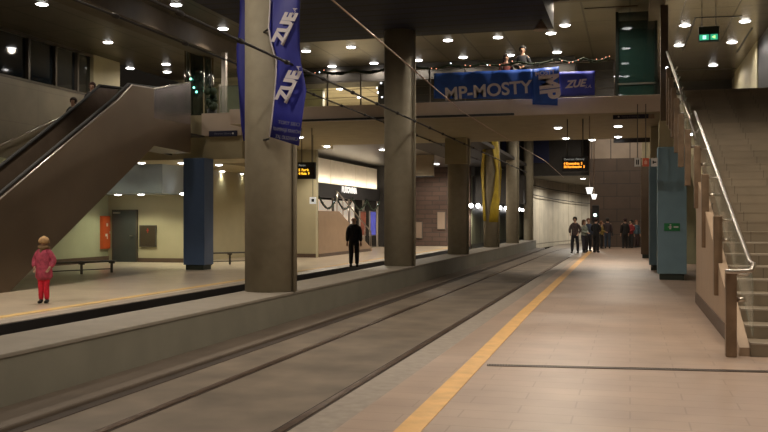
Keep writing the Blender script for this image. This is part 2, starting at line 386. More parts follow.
sbox('wall_lintel', [(-9.5, -2.3, 56.6, 57.2, 4.35, HC)], M_dark, 'dark wall above the tunnel mouth', 'wall')
p0, p1 = on_y(497, 165, 56.6), on_y(520, 141, 56.6)
for i, (a_, b_) in enumerate(((470, 497), (502, 520), (526, 549))):
    p0, p1 = on_y(a_, 163, 56.5), on_y(b_, 136, 56.5)
    tag(boxes('wall_banner', [(p0.x, p1.x, 56.5, 56.58, p0.z, p1.z)], mat('deep_blue_cloth', (.014,.02,.075), .5)), 'deep blue panel above the tunnel mouth, %s of three from the left' % ('first','second','third')[i], 'panel', 'blue panels above the tunnel mouth')
sbox('wall_back', [(-2.3, 1.4, 55, 55.4, -.3, 5.25)], brick_mat('brown_stone', (.085,.055,.038), (.072,.047,.032), (.035,.025,.02), 1.5, .75, .02, .6, 'XZ', .4), 'dark brown stone wall at the end of the near platform', 'wall')
sbox('wall_back_upper', [(-2.3, 1.4, 55, 55.4, 5.25, HC)], M_panelv, 'pale vertical panels above the dark brown end wall', 'wall')
sbox('wall_right_end', [(1.4, RW, 34.5, 34.8, -.3, 4.9)], M_green, 'pale green wall glimpsed under the stairs', 'wall')
sbox('floor_stair_head', [(1.4, RW, 34.3, 42, 4.9, 5.05)], M_soffit, 'floor of the upper level beyond the stairs', 'floor')
sbox('wall_stair_head', [(.9, RW, 42, 42.3, 5.05, HC)], M_dark, 'dark wall far beyond the head of the stairs', 'wall')
sbox('wall_near', [(-19.6, RW+.3, -6.3, -6, -.5, HC+.3)], M_tanwall, 'wall behind the viewer', 'wall')

# ------------------------------------------------------------ COLUMNS
cols = [(271, .92, 'nearest round concrete column, hung with two blue banners', 14.9),
        (399.5, .84, 'second round concrete column along the low wall, in front of the footbridge', 24.1),
        (457.8, .74, 'third round concrete column, just beyond the footbridge edge', 32.7),
        (491, .68, 'fourth round concrete column, draped with yellow cloth', 41.5),
        (512, .64, 'fifth round concrete column, thin, beyond the yellow cloth', 49.0),
        (528, .52, 'last round concrete column before the pale tunnel wall', 56.2)]
colpos = []
for i, (px, dia, lb, yy) in enumerate(cols):
    x = on_y(px, 200, yy).x
    top = (HD if yy < 24.8 else 4.58 if yy < 34 else HC)
    t = thing('concrete_column', lb, 'column', (x, yy, .345), 0, 'round concrete columns on the low wall')
    bm = NB(); tube(bm, [(0,0,0),(0,0,top-.345)], dia/2, 40)
    obj('shaft', bm, M_col, t)
    bm = NB(); ax = dia/2*math.cos(-.25)+.045; ay = dia/2*math.sin(-.25) 
    tube(bm, [(ax, ay, 0), (ax, ay, top-.345)], .035, 8); obj('drain_pipe', bm, M_col, t)
    if False:
        bm = NB()
        for zz in (1.2, 3.1, 5.0): tube(bm, [(0,0,zz),(0,0,zz+.015)], dia/2+.003, 40)
        obj('joint_ring', bm, M_col, t)
    if i == 2:
        boxes('capital', [(-dia/2-.03, dia/2+.03, -.42, .42, 3.3, top-.346)], M_soffit, t, .01)
    colpos.append((x, yy, dia))

# blue box pillars
def pillar(px, w, d, yb, top, m, lb, grp, ztop, px_is_x=None):
    x = on_y(px, 200, yb).x if px_is_x is None else px_is_x
    t = thing('box_pillar', lb, 'pillar', (x, yb, 0), 0, grp)
    boxes('plinth', [(-w/2+.06, w/2-.06, -d/2+.06, d/2-.06, 0, .16)], M_plinth, t)
    boxes('cladding', [(-w/2, w/2, -d/2, d/2, .16, top)], m, t, .012)
    boxes('pillar_head', [(-w/2+.04, w/2-.04, -d/2+.04, d/2-.04, top, ztop)], M_soffit, t)
    return t
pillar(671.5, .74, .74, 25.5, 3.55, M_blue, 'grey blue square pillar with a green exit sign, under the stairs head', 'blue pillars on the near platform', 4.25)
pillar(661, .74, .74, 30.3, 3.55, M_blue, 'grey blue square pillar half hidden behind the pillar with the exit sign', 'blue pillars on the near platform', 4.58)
pillar(648.5, .62, .62, 39.5, 3.9, M_browncol, 'dark brown square pillar beyond the blue pillars', None, 7.8)
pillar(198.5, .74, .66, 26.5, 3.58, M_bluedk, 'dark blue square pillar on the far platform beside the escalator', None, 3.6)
# exit sign on the pillar
e = on_y(672, 227, 25.12)
t = thing('exit_sign', 'small green running figure exit sign on the grey blue pillar', 'sign', e)
boxes('sign_plate', [(-.2, .2, -.015, .005, -.1, .1)], M_exitsign, t)
boxes('pictogram', [(-.07,-.02,-.02,-.015,-.06,.03),(-.06,-.02,-.02,-.015,.04,.075),(-.1,.0,-.02,-.015,-.01,.01),(.04,.16,-.02,-.015,-.02,.02)], M_white, t)

# ------------------------------------------------------------ FOOTBRIDGE
BY0, BY1, BZ0, BZ1 = 25.9, 34.3, 4.6, 5.05
t = thing('footbridge', 'broad concrete footbridge crossing over both tracks', 'bridge', (0, BY0, BZ0))
boxes('deck', [(-12.1, RW-.01, .1, BY1-BY0, 0, BZ1-BZ0), (-13.9, -12.1, 3.11, BY1-BY0+1.8, 0, BZ1-BZ0-.01)], M_soffit, t)
boxes('fascia', [(-12.1, .95, 0, .1, -.005, BZ1-BZ0+.01)], M_fascia, t, .01)
boxes('cable_tray', [(-11.2, -3.2, -.12, -.004, .0, .06)], M_black, t)
# railing
r = thing('bridge_railing', 'dark metal railing with glass on the near edge of the footbridge', 'railing', (0, BY0+.06, BZ1))
for k in range(11):
    x = -11.0 + k*1.06
    boxes('post', [(x-.02, x+.02, -.02, .02, 0, 1.0)], M_frame, r)
bm = NB(); tube(bm, [(-11.1,0,1.02),(-.45,0,1.02)], .028); obj('handrail', bm, M_frame, r)
bm = NB(); 
for z in (.25,.5,.75): tube(bm, [(-11.1,0,z),(-.45,0,z)], .008, 6)
obj('rail_wire', bm, M_frame, r)
# second railing on the upper floor, left
r2 = thing('upper_railing', 'glass and steel balustrade on the upper floor beside the lift', 'railing', (0, 27.05, 5.05))
for k in range(3): boxes('post', [(-13.0+k*.8, -12.96+k*.8, -.02, .02, 0, 1.0)], M_steel, r2)
boxes('glass_panel', [(-13.0, -11.4, -.006, .006, .08, .95)], M_glass, r2)
# garland draped on the railing
def garland(p0, p1, sag, n, lb, name='garland', r=.07, grp=None, bulbs=0):
    t = thing(name, lb, 'garland', p0, 0, grp); p0 = Vector(p0); p1 = Vector(p1)
    bm = NB(); N = 14 * n; path = []
    for i in range(N+1):
        f = i/N; s = math.sin(PI*((f*n) % 1.0)) if n else 0
        path.append((p1-p0)*f + Vector((0, -.05, -sag*s)))
    tube(bm, path, [r*.45*random.uniform(.8,1.3) for _ in path], 6)
    for p in path:
        for _ in range(5):
            d = Vector((random.uniform(-1,1), random.uniform(-1,1), random.uniform(-1,1))).normalized()
            q = p + d*r*.3
            tip = q + d*r*1.1
            s = d.cross(Vector((.3,.5,.8))).normalized()*.014
            vs = [bm.verts.new(v) for v in (q-s, q+s, tip)]
            bm.faces.new(vs)
    obj('greenery', bm, M_garl, t)
    for _ in range(bulbs):
        i = random.randrange(len(path)); bm = NB(); blob(bm, path[i]+Vector((0,-.07,random.uniform(-.03,.06))), .015, 6, rings=4)
        obj('bulb', bm, random.choice([M_bulb, M_bulbr, M_bulbr, M_bulbr]), t)
    return t
garland((-11.0, BY0, 6.12), (-7.0, BY0, 6.12), .12, 4, 'dark green garland on the footbridge railing left of the second column', grp='garlands on the footbridge railing', bulbs=3)
garland((-6.1, BY0-.02, 6.12), (-2.1, BY0-.02, 6.12), .08, 4, 'dark green garland above the long blue banner', grp='garlands on the footbridge railing', bulbs=9)
garland((-1.95, BY0-.02, 6.14), (-.55, BY0-.02, 6.14), .10, 2, 'dark garland with reddish lights above the small blue banner', grp='garlands on the footbridge railing', bulbs=8)

# ------------------------------------------------------------ BANNERS
def cloth(name, p00, p10, p11, p01, m, parent, nx=16, nz=10, amp=.03, fr=3.0, th=.006, axis=Vector((0,-1,0))):
    bm = NB(); g = []
    for j in range(nz+1):
        row = []
        for i in range(nx+1):
            u, v = i/nx, j/nz
            p = (p00*(1-u)+p10*u)*(1-v) + (p01*(1-u)+p11*u)*v
            p = p + axis*amp*(math.sin(u*fr*2*PI + v*2.2)+.4*math.sin(v*7+u*4))
            row.append(bm.verts.new(p))
        g.append(row)
    for j in range(nz):
        for i in range(nx):
            f = bm.faces.new([g[j][i], g[j][i+1], g[j+1][i+1], g[j+1][i]]); f.smooth = True
    o = obj(name, bm, m, parent)
    s = o.modifiers.new('s', 'SOLIDIFY'); s.thickness = th; s.offset = 0
    return o
def letters_slab(name, polys, m, parent, y, th=.006):
    bm = NB()
    for poly in polys:
        a_ = [bm.verts.new((p[0], y, p[1])) for p in poly]; b_ = [bm.verts.new((p[0], y+th, p[1])) for p in poly]
        bm.faces.new(a_); bm.faces.new(b_[::-1]); n = len(poly)
        for i in range(n): bm.faces.new([a_[i], b_[i], b_[(i+1)%n], a_[(i+1)%n]])
    return obj(name, bm, m, parent)
YB = BY0 - .16
t = thing('long_banner', 'long blue banner reading MP-MOSTY on the footbridge railing', 'banner', (0,0,0))
V = Vector
c0, c1, c2, c3 = on_y(434, 98.5, YB), on_y(533, 99, YB), on_y(533, 69, YB), on_y(434, 73.5, YB)
cloth('banner_cloth', c0, c1, c2, c3, M_ban2, t, 30, 8, .02, 4)
c0, c1, c2, c3 = on_y(532.5, 104.5, YB-.02), on_y(557.5, 105.5, YB-.02), on_y(559, 66.5, YB-.02), on_y(532.5, 69, YB-.02)
cloth('banner_flap', c0, c1, c2, c3, M_ban2, t, 14, 8, .02, 2)
pc = on_y(487.5, 91.0, YB-.06)
text('MP-MOSTY', .50, M_print, pc, (PI/2, math.radians(-3.0), 0), t, bold=.012, sx=1.03, extrude=.003)
pm = on_y(548.5, 86.5, YB-.09)
text('MP', .74, M_print2, pm, (PI/2, math.radians(85), 0), t, bold=.035, sx=.72, extrude=.003)
text('MOSTY', .17, M_print2, on_y(545, 73, YB-.07), (PI/2, math.radians(-6), 0), t, bold=.004, extrude=.003)
t = thing('small_banner', 'small bright blue banner on the footbridge railing with white lettering', 'banner', (0,0,0))
cloth('banner_cloth', on_y(559.5, 96.5, YB), on_y(594.5, 95, YB), on_y(595, 71, YB), on_y(559, 72, YB), M_ban3, t, 16, 8, .015, 2)
text('ZUE', .28, M_print2, on_y(575, 84, YB-.05), (PI/2, math.radians(-3), 0), t, shear=.35, bold=.012, extrude=.003)
text('S.A.', .13, M_print2, on_y(588, 86.5, YB-.05), (PI/2, 0, 0), t, shear=.35, extrude=.003)

# column banner
yb = 14.25
t = thing('column_banner', 'tall royal blue banner with diagonal lettering hung in front of the nearest column', 'banner', (0,0,0))
bm = NB()
rows = [(-34, 271, 300), (0, 271, 300), (28, 269.5, 299.5), (44, 272, 299.8), (60, 277, 301), (75, 277, 304), (88, 276, 306.5), (112, 273.5, 303), (137, 270.0, 299)]
vr = []
for py, xa, xb in rows:
    row = []
    for i in range(9):
        f = i/8; dy = (py-0)*.0
        p = on_y(xa+(xb-xa)*f, py + (f*9 if py > 120 else f*2), yb + .035*math.sin(f*5+py*.05))
        row.append(bm.verts.new(p))
    vr.append(row)
for a_, b_ in zip(vr, vr[1:]):
    for i in range(8):
        f = bm.faces.new([a_[i], a_[i+1], b_[i+1], b_[i]]); f.smooth = True
o = obj('banner_cloth', bm, M_ban, t); s = o.modifiers.new('s','SOLIDIFY'); s.thickness = .008
for k, (cx, cy) in enumerate(((287, 24), (290.5, 82))):
    yt = yb - .07
    text('ZUE', .29, M_print, on_y(cx-1, cy+2, yt), (PI/2, math.radians(-62), 0), t, shear=-.35, bold=.016, sx=1.0, extrude=.003)
    text('s.A', .10, M_print, on_y(cx+7, cy-13, yt), (PI/2, math.radians(-56), 0), t, extrude=.003)
    q0, q1 = on_y(cx-5, cy+21, yt), on_y(cx+6.5, cy-1, yt)
    bm = NB(); tube(bm, [q0, q1], [.03, .004], 6); obj('underline', bm, M_print, t)
for s_, py, px in (('TORY SIECI', 123.5, 289), ('TRAMWAJE KRAKÓW', 130.5, 286.5), ('ZAJ. OLSZANICA', 138, 287)):
    text(s_, .085, M_dimwhite, on_y(px, py, yb-.07), (PI/2, math.radians(9), 0), t, extrude=.002, sx=9.2/len(s_))
bm = NB(); tube(bm, [on_y(xa-.7, py, yb-.02) for py, xa, xb in rows[1:]], .014, 6); obj('white_cord', bm, M_print, t)
for py in (29, 139):
    bm = NB(); tube(bm, [on_y(268.5, py, yb-.02), (colpos[0][0]+.05, 14.46, on_y(268.5, py, yb).z)], .02, 6); obj('bracket', bm, M_black, t)
bm = NB(); tube(bm, [on_y(270, -34, yb), (colpos[0][0]+.05, 14.46, on_y(270, -34, yb).z)], .02, 6); obj('bracket', bm, M_black, t)
# its twin on the left of the column, mostly hidden
t = thing('column_banner', 'narrow edge of a blue banner on the left side of the nearest column', 'banner', (0,0,0))
yq = 15.6
bm = NB(); vr = []
for py, xa, xb in ((-34, 240, 252), (10, 240, 252), (30, 239, 251), (48, 236.5, 250), (70, 237, 250), (95, 239, 251), (125, 241, 252), (141, 243.5, 252)):
    vr.append([bm.verts.new(on_y(xa+(xb-xa)*i/4, py, yq+.05*i/4)) for i in range(5)])
for a_, b_ in zip(vr, vr[1:]):
    for i in range(4): bm.faces.new([a_[i], a_[i+1], b_[i+1], b_[i]]).smooth = True
o = obj('banner_cloth', bm, M_ban, t); s = o.modifiers.new('s','SOLIDIFY'); s.thickness = .008

# yellow cloth on the fourth column
x, y, d = colpos[3]
t = thing('yellow_drape', 'long yellow cloth draped down the fourth column', 'drape', (x, y, 0))
for rows_ in (((5.3,-.33,-.16),(4.5,-.42,-.22),(3.9,-.48,-.28),(3.0,-.43,-.27),(2.2,-.36,-.22),(1.55,-.32,-.16)), ((5.3,.06,.34),(4.5,.16,.42),(3.9,.26,.50),(3.0,.20,.45),(2.2,.04,.40),(1.5,-.04,.36))):
    bm = NB(); rws = []
    for z, xa, xb in rows_:
        row = []
        for i in range(9):
            f = i/8; xx = xa+(xb-xa)*f
            row.append(bm.verts.new((xx, -math.sqrt(max(0, (d/2+.05)**2-xx*xx))-.03+.03*math.sin(f*9+z*2), z)))
        rws.append(row)
    for a_, b_ in zip(rws, rws[1:]):
        for i in range(8): bm.faces.new([a_[i], a_[i+1], b_[i+1], b_[i]]).smooth = True
    o = obj('cloth_strip', bm, M_cloth, t); sm = o.modifiers.new('s','SOLIDIFY'); sm.thickness = .01

# ------------------------------------------------------------ STAIRS
SX0, SX1, SY0 = 1.36, RW, 11.3
R, T, N = 5.05/32, .45, 32
t = thing('staircase', 'wide stone staircase climbing to the footbridge on the right', 'staircase', (0, 0, 0))
for k in range(N):
    y0 = SY0 + k*T; z1 = (k+1)*R
    y1 = y0 + T + .02 if k < N-1 else BY0-.005
    bm = NB(); box(bm, SX0, SX1-.001, y0, y1, z1-R-.001 if k else 0, z1-.045, 0); box(bm, SX0, SX1-.001, y0, y1, z1-.045, z1, 0)
    box(bm, SX0, SX1-.002, y0-.004, y0+.045, z1-.02, z1+.002, 1 if k < 8 else 0)
    obj('step', bm, [M_step, M_nose], t)
bm = NB(); prism_x(bm, [(SY0+.02, 0), (18.45, 0), (18.45, (18.45-SY0)/T*R-.02), (SY0+.02, .1)], SX0-.12, SX0-.002); obj('side_wall', bm, M_strwall, t)
bm = NB(); prism_x(bm, [(18.4, 18.4*0+2.0), (18.4, (18.4-SY0)/T*R), (25.8, 5.0), (25.8, 4.55)], SX0-.12, SX1-.01); obj('sloping_soffit', bm, M_soffit, t)
boxes('skirting', [(SX0-.14, SX0-.12, SY0+1.2, 18.45, 0, .2)], M_skirt, t)
def stair_z(y): return (y-SY0)/T*R + R
# brown steel plates carrying the railing
t = thing('stair_railing', 'steel handrail with brown steel plates and glass along the staircase', 'railing', (0,0,0))
plates = [(1.10, 11.25, 0, 1.02, .15), (1.20, 14.0, .50, 1.66, .16), (1.20, 16.3, 1.13, 2.38, .15), (1.19, 18.0, 1.82, 3.0, .14),
          (1.10, 19.4, 2.3, 3.45, .14), (1.03, 20.6, 2.75, 3.9, .14), (1.0, 21.8, 3.15, 4.4, .14), (.98, 22.9, 3.6, 4.8, .14), (.96, 23.9, 3.9, 5.2, .14), (.94, 24.8, 4.1, 5.6, .14)]
for x, y, z0, z1, w in plates:
    p = boxes('support_plate', [(x-.02, x+.1, y-w/2, y+w/2, z0, z1)], M_plate, t, .01)
    bm = NB()
    tube(bm, [(x+.02, y, z1-.06), (x+.22, y, z1-.06), (x+.26, y, z1+.02)], .016, 8); obj('rail_bracket', bm, M_steel, p)
    bm = NB(); tube(bm, [(x+.1, y, z1-.35), (x+.2, y, z1-.35)], .03, 8)
    obj('clamp', bm, M_steel, p)
for (xa, ya, za0, za1, w), (xb, yb2, zb0, zb1, w2) in zip(plates, plates[1:]):
    bm = NB(); g0 = max(stair_z(ya)+.05, .1); 
    prism = [(ya+.12, max(stair_z(ya),0)+.1), (yb2-.1, stair_z(yb2)+.08), (yb2-.1, stair_z(yb2)+.72), (ya+.12, max(stair_z(ya),0)+.75)]
    prism_x(bm, prism, xb+.19, xb+.202); obj('glass_panel', bm, M_glass, t)
h0, h1 = on_x(750, 262, 1.3), on_x(695, 112, 1.3)
bm = NB()
tube(bm, [(1.12, h0.y+.35, h0.z-.13), (1.06, h0.y+.02, h0.z-.11), (1.12, h0.y-.22, h0.z-.10), (1.28, h0.y-.28, h0.z-.08), (1.33, h0.y-.1, h0.z-.02), tuple(h0), tuple(h1)], .024, 12)
obj('handrail', bm, M_chrome, t)
q0 = on_y(690, 119, 19.0); q1 = on_y(667, 52, 24.6)
bm = NB(); tube(bm, [q0, q1], .028, 12); tube(bm, [q0, (q0.x+.1, q0.y-.3, q0.z-.45)], .02, 8); obj('upper_handrail', bm, M_chrome, t)
0 and None; bm = NB(); pts_ = [(p[0]+.17, p[1], p[3]-.1) for p in plates[:7]]; bm.free()
# highlight on a spherical joint, put in as a small glowing ball
bp_ = on_y(691.5, 134.5, 18.2); bm = NB(); blob(bm, (0,0,0), .022); tag(obj('glow_ball', bm, M_bulb, loc=bp_), 'small glowing ball standing in for a joint highlight among the stair plates', 'light')
bp_ = on_y(667, 68, 24.9); bm = NB(); blob(bm, (0,0,0), .035); tag(obj('glow_ball', bm, M_bulb, loc=bp_), 'small bright light at the upper end of the stair handrail', 'light')

# ------------------------------------------------------------ GLASS LIFT on the bridge
p0, p1 = on_y(617, 90, 27.6), on_y(656, 90, 27.6)
t = thing('lift_shaft', 'dark green glass lift shaft standing on the footbridge', 'lift', ((p0.x+p1.x)/2, 28.2, 5.05))
w = (p1.x-p0.x)/2
for sx_ in (-1, 1):
    for sy_ in (-1, 1): boxes('corner_post', [(sx_*w-.04, sx_*w+.04, sy_*.6-.04, sy_*.6+.04, 0, 2.72)], mat('green_black_metal', (.015,.022,.018), .35, .5, var=0), t)
boxes('glass_panel', [(-w+.04, w-.04, -.605, -.595, .05, 2.7)], mat('lift_glass', (.012,.035,.03), .04, var=0, alpha=.6, spec=.8), t)
boxes('glass_panel', [(-w+.04, w-.04, .595, .605, .05, 2.7)], mat('lift_glass', (.02,.06,.05)), t)
boxes('crossbar', [(-w, w, -.64, -.6, .55, .60)], M_steel, t)
# tall brown post between the lift and the stairs
t = tag(boxes('steel_post', [(.80, 1.0, 25.55, 25.85, 4.27, HC-.36)], M_browncol, bevel=.01), 'tall dark brown post between the lift shaft and the stairs', 'post')
tag(boxes('hanging_beam', [(-.5, .62, 25.4, 25.89, 4.0, 4.05)], M_black), 'thin dark bar under the near edge of the footbridge', 'bar') if False else None

# second glass lift with chrome posts, left on the upper floor
c = on_y(199, 115, 28.3)
t = thing('glass_lift', 'round glass lift with shiny chrome posts left of the nearest column', 'lift', (c.x, 28.3, 5.05))
bm = NB(); tube(bm, [(0,0,.02),(0,0,2.7)], .42, 24, cap=True); obj('cabin', bm, M_glassdk, t)
for k in range(6):
    a_ = k*PI/3+.3; bm = NB(); tube(bm, [(.47*math.cos(a_), .47*math.sin(a_), 0), (.47*math.cos(a_), .47*math.sin(a_), 2.5)], .035, 8); obj('post', bm, mat('bright_chrome', (.8,.76,.7), .12, 1.0, var=0), t)
for dx, dz in ((-.05, 1.35), (.06, 1.05), (.16, .9)):
    bm = NB(); blob(bm, (dx, -.5, dz), .035, 8); obj('indicator', bm, M_cyan, t)
tag(boxes('tall_post', [(c.x+1.18, c.x+1.32, 27.6, 27.75, 5.05, 7.2)], M_steel), 'thin steel post standing beside the left blue banner', 'post')
# potted shrub silhouette beside the lift
bm = NB(); c2_ = on_y(212, 108, 27.9)
pt = thing('potted_shrub', 'dark potted shrub beside the round glass lift', 'plant', (c2_.x, 27.9, 5.05))
bm = NB(); tube(bm, [(0,0,0),(0,0,.3)], [.13,.18], 16); obj('pot', bm, M_black, pt)
bm = NB()
for k in range(14): blob(bm, (random.uniform(-.16,.16), random.uniform(-.16,.16), random.uniform(.35,.95)), random.uniform(.08,.15), 7, rings=5)
obj('foliage', bm, M_garl, pt)

# ------------------------------------------------------------ ESCALATOR
EX0, EX1 = -14.35, -13.3
t = thing('escalator', 'large escalator with bronze steel side cladding on the left', 'escalator', (0,0,0))
s_ = .589
def topz(y): return 2.06 + (y-16.8)*s_
prof = [(12.2, 0), (17.1, 0), (23.4, 3.75), (23.4, 4.35+.35), (22.25, topz(21.6)), (21.6, topz(21.6)), (12.6, max(topz(12.6), 0)+.05), (12.2, .3)]
prof = [(12.6, 0), (17.1, 0), (23.4, 3.75), (23.4, 5.40), (22.2, 5.33), (21.5, topz(21.5)), (13.6, topz(13.6)+.02), (12.6, .5)]
bm = NB(); prism_x(bm, prof, EX1-.04, EX1); obj('side_cladding', bm, M_clad, t)
profu = [(23.4, 3.75), (25.65, 3.7), (25.65, 4.6), (23.4, 4.55)]
bm = NB(); prism_x(bm, profu, EX1-.04, EX1); obj('landing_cladding', bm, M_clad, t)
bm = NB(); prism_x(bm, [(23.4, 4.55), (25.65, 4.6), (25.65, 5.93), (23.9, 5.55), (23.4, 5.40)], EX1-.045, EX1-.005); obj('upper_cladding', bm, M_cladup, t)
bm = NB(); prism_x(bm, [(17.1, .0), (23.4, 3.75), (25.65, 3.7), (25.65, 3.8), (23.4, 3.85), (17.1, .1)], EX0, EX1-.041); obj('underside', bm, M_clad, t)
bm = NB(); prism_x(bm, prof, EX0-.04, EX0); obj('far_side_cladding', bm, M_escdark, t)
bm = NB(); prism_x(bm, [(23.4, 3.75), (26.4, 3.7), (26.4, 5.6), (23.4, 5.4)], EX0-.04, EX0); obj('far_landing_cladding', bm, M_escdark, t)
for x, nm in ((EX1-.12, 'handrail'), (EX0+.02, 'handrail')):
    bm = NB(); tube(bm, [(x, 12.5, .95), (x, 13.4, topz(13.4)+.05), (x, 21.4, topz(21.4)+.05), (x, 22.2, 5.36), (x, 23.4, 5.45), (x, 25.6, 5.6)], .045, 10); obj(nm, bm, M_rubber, t)
bm = NB(); tube(bm, [(EX1-.01, 13.5, topz(13.5)), (EX1-.01, 21.5, topz(21.5)+.01), (EX1-.01, 22.2, 5.34), (EX1-.01, 23.4, 5.41), (EX1-.01, 25.6, 5.92)], .02, 8); obj('bright_edge', bm, M_chrome, t)
nst = 24
for k in range(nst):
    y = 13.6 + k*.4; z = topz(y) - 1.05 + .02
    if z < 0.02 or y > 22.6: continue
    boxes('escalator_step', [(EX0+.02, EX1-.14, y, y+.42, z-.22, z)], M_bench, t)
boxes('landing_plate', [(EX0+.02, EX1-.14, 22.7, 26.9, 4.3, 4.36)], M_bench, t)
t = thing('rear_staircase', 'stairs rising behind the escalator, almost hidden by it', 'staircase', (0,0,0))
for k in range(32):
    y0 = 16.2 + k*.316; z1 = (k+1)*.158
    boxes('step', [(-16.8, -14.45, y0, min(y0+.34, 26.3), max(z1-.5, 0), z1)], M_step, t)
# wall handrail behind
ha, hb = on_x(16, 138, -19.2), on_x(70, 113, -19.2)
t = thing('wall_handrail', 'pale sloping handrail on the tan wall behind the escalator', 'handrail', (0,0,0))
bm = NB(); tube(bm, [ha-(hb-ha)*.4, hb], .03, 8); obj('rail', bm, M_chrome, t)
for f in (.1, .5, .9):
    p = ha.lerp(hb, f); bm = NB(); tube(bm, [p, p+Vector((-.2, 0, -.06))], .012, 6); obj('bracket', bm, M_steel, t)

# ------------------------------------------------------------ LEFT HALL FURNITURE
# door
dx0, dx1 = on_y(114.5, 230, 30.6).x, on_y(137, 230, 30.6).x
dz = on_y(125, 211, 30.6).z
bm = NB(); box(bm, dx0, dx1, 30.52, 30.6, 0, dz); d = struct('door_1', bm, M_door, 'dark grey steel door in the cream wall', 'door')
boxes('door_frame', [(dx0-.05, dx0, 30.5, 30.6, 0, dz+.05), (dx1, dx1+.05, 30.5, 30.6, 0, dz+.05), (dx0-.05, dx1+.05, 30.5, 30.6, dz, dz+.05)], M_frame, d)
bm = NB(); tube(bm, [(dx1-.1, 30.52, 1.0), (dx1-.1, 30.45, 1.0), (dx1-.22, 30.45, 1.0)], .012, 6); obj('door_handle', bm, M_steel, d)
boxes('door_closer', [(dx0+.02, dx0+.3, 30.46, 30.52, dz-.1, dz-.04)], M_steel, d)
a_, b_ = on_y(141, 246, 30.6), on_y(156, 226, 30.6)
p = thing('wall_panel', 'dark brown square panel with a red emblem on the cream wall', 'panel', ((a_.x+b_.x)/2, 30.6, (a_.z+b_.z)/2)); w = (b_.x-a_.x)/2; h = (b_.z-a_.z)/2
boxes('panel_face', [(-w, w, -.06, -.001, -h, h)], M_brnpanel, p); boxes('panel_frame', [(-w-.02, w+.02, -.07, -.001, h, h+.03), (-w-.02, w+.02, -.07, -.001, -h-.03, -h), (-w-.03, -w, -.07, -.001, -h-.03, h+.03), (w, w+.03, -.07, -.001, -h-.03, h+.03)], M_bench, p)
boxes('red_emblem', [(-.035, .035, -.065, -.06, h-.2, h-.13), (-.05, .05, -.065, -.06, h-.18, h-.15), (-.015,.015,-.065,-.06,h-.26,h-.09)], M_redpr, p)
# fire cabinet
a_, b_ = on_x(103.5, 249, -19.2), on_x(110.8, 216, -19.2)
t = thing('fire_cabinet', 'tall orange red cabinet on the pale green wall beside the door', 'cabinet', (-19.355, (a_.y+b_.y)/2, (a_.z+b_.z)/2)); w = abs(b_.y-a_.y)/2; h = (b_.z-a_.z)/2
boxes('body', [(0, .14, -w, w, -h, h)], M_redcab, t, .01)
boxes('cabinet_door', [(.14, .155, -w+.03, w-.03, -h+.03, h-.03)], M_redcab, t)
boxes('pictogram', [(.155, .16, -.05, .05, h-.4, h-.28), (.155, .16, -.12, .02, -.15, -.05), (.155,.16,-.02,.03,-.25,-.15)], M_white, t)
boxes('latch', [(.155, .18, w-.1, w-.06, -.05, .05)], M_steel, t)
# benches
def bench(p0, p1, zs, lb):
    p0, p1 = Vector(p0), Vector(p1); Lb = (p1-p0).length; a_ = math.atan2(p1.y-p0.y, p1.x-p0.x)
    t = thing('bench', lb, 'bench', (p0.x, p0.y, 0), a_, 'metal benches on the far platform')
    boxes('seat', [(0, Lb, -.14, .14, zs-.05, zs)], M_bench, t, .01)
    for k in range(3):
        x = .08 + k*(Lb-.16)/2
        boxes('leg', [(x-.025, x+.025, -.03, .03, 0, zs-.05), (x-.025, x+.025, -.13, .13, zs-.1, zs-.05)], M_bench, t)
    bm = NB(); tube(bm, [(.08, 0, .12), (Lb-.08, 0, .12)], .015, 8); obj('crossbar', bm, M_bench, t)
b0, b1 = on_z(47, 262.6, .38), on_z(114, 260.0, .38)
bench((b0.x, b0.y, 0), (b1.x, b1.y, 0), .38, 'long dark metal bench in front of the pale green wall by the child')
b0, b1 = on_z(209, 252.5, .45), on_z(250, 251.5, .45)
bench((b0.x, b0.y, 0), (b1.x, b1.y, 0), .45, 'dark metal bench between the blue pillar and the nearest column')

# brown stair block by the shop
t = thing('side_stair', 'brown sided staircase block in front of the shop', 'staircase', (0,0,0))
bm = NB(); prism_x(bm, [(36.52, 0), (36.52, 2.0), (39.3, 2.0), (44.8, .1), (44.8, 0)], -13.1, -12.88); obj('side_wall', bm, mat('tan_brown_cladding', (.34,.235,.15), .5, var=.06), t)
for k in range(12):
    y0 = 39.3 + k*.46; z = 2.0 - (k+1)*.16
    if z > .02: boxes('step', [(-14.3, -13.1, y0, y0+.47, 0, z)], M_step, t)
boxes('landing', [(-14.3, -13.1, 36.52, 39.3, 1.85, 2.0)], M_step, t)
boxes('skirting', [(-12.88, -12.86, 36.52, 44.5, 0, .14)], M_skirt, t)
bm = NB()
tube(bm, [(-12.98, 39.2, 2.95), (-12.98, 44.9, 1.0), (-12.98, 45.0, .0)], .03, 8)
for k in range(7):
    y = 39.3 + k*.9; tube(bm, [(-12.98, y, max(2.0-(y-39.3)*.345, 0)), (-12.98, y, 2.95-(y-39.2)*.342)], .02, 6)
obj('railing', bm, M_chrome, t)
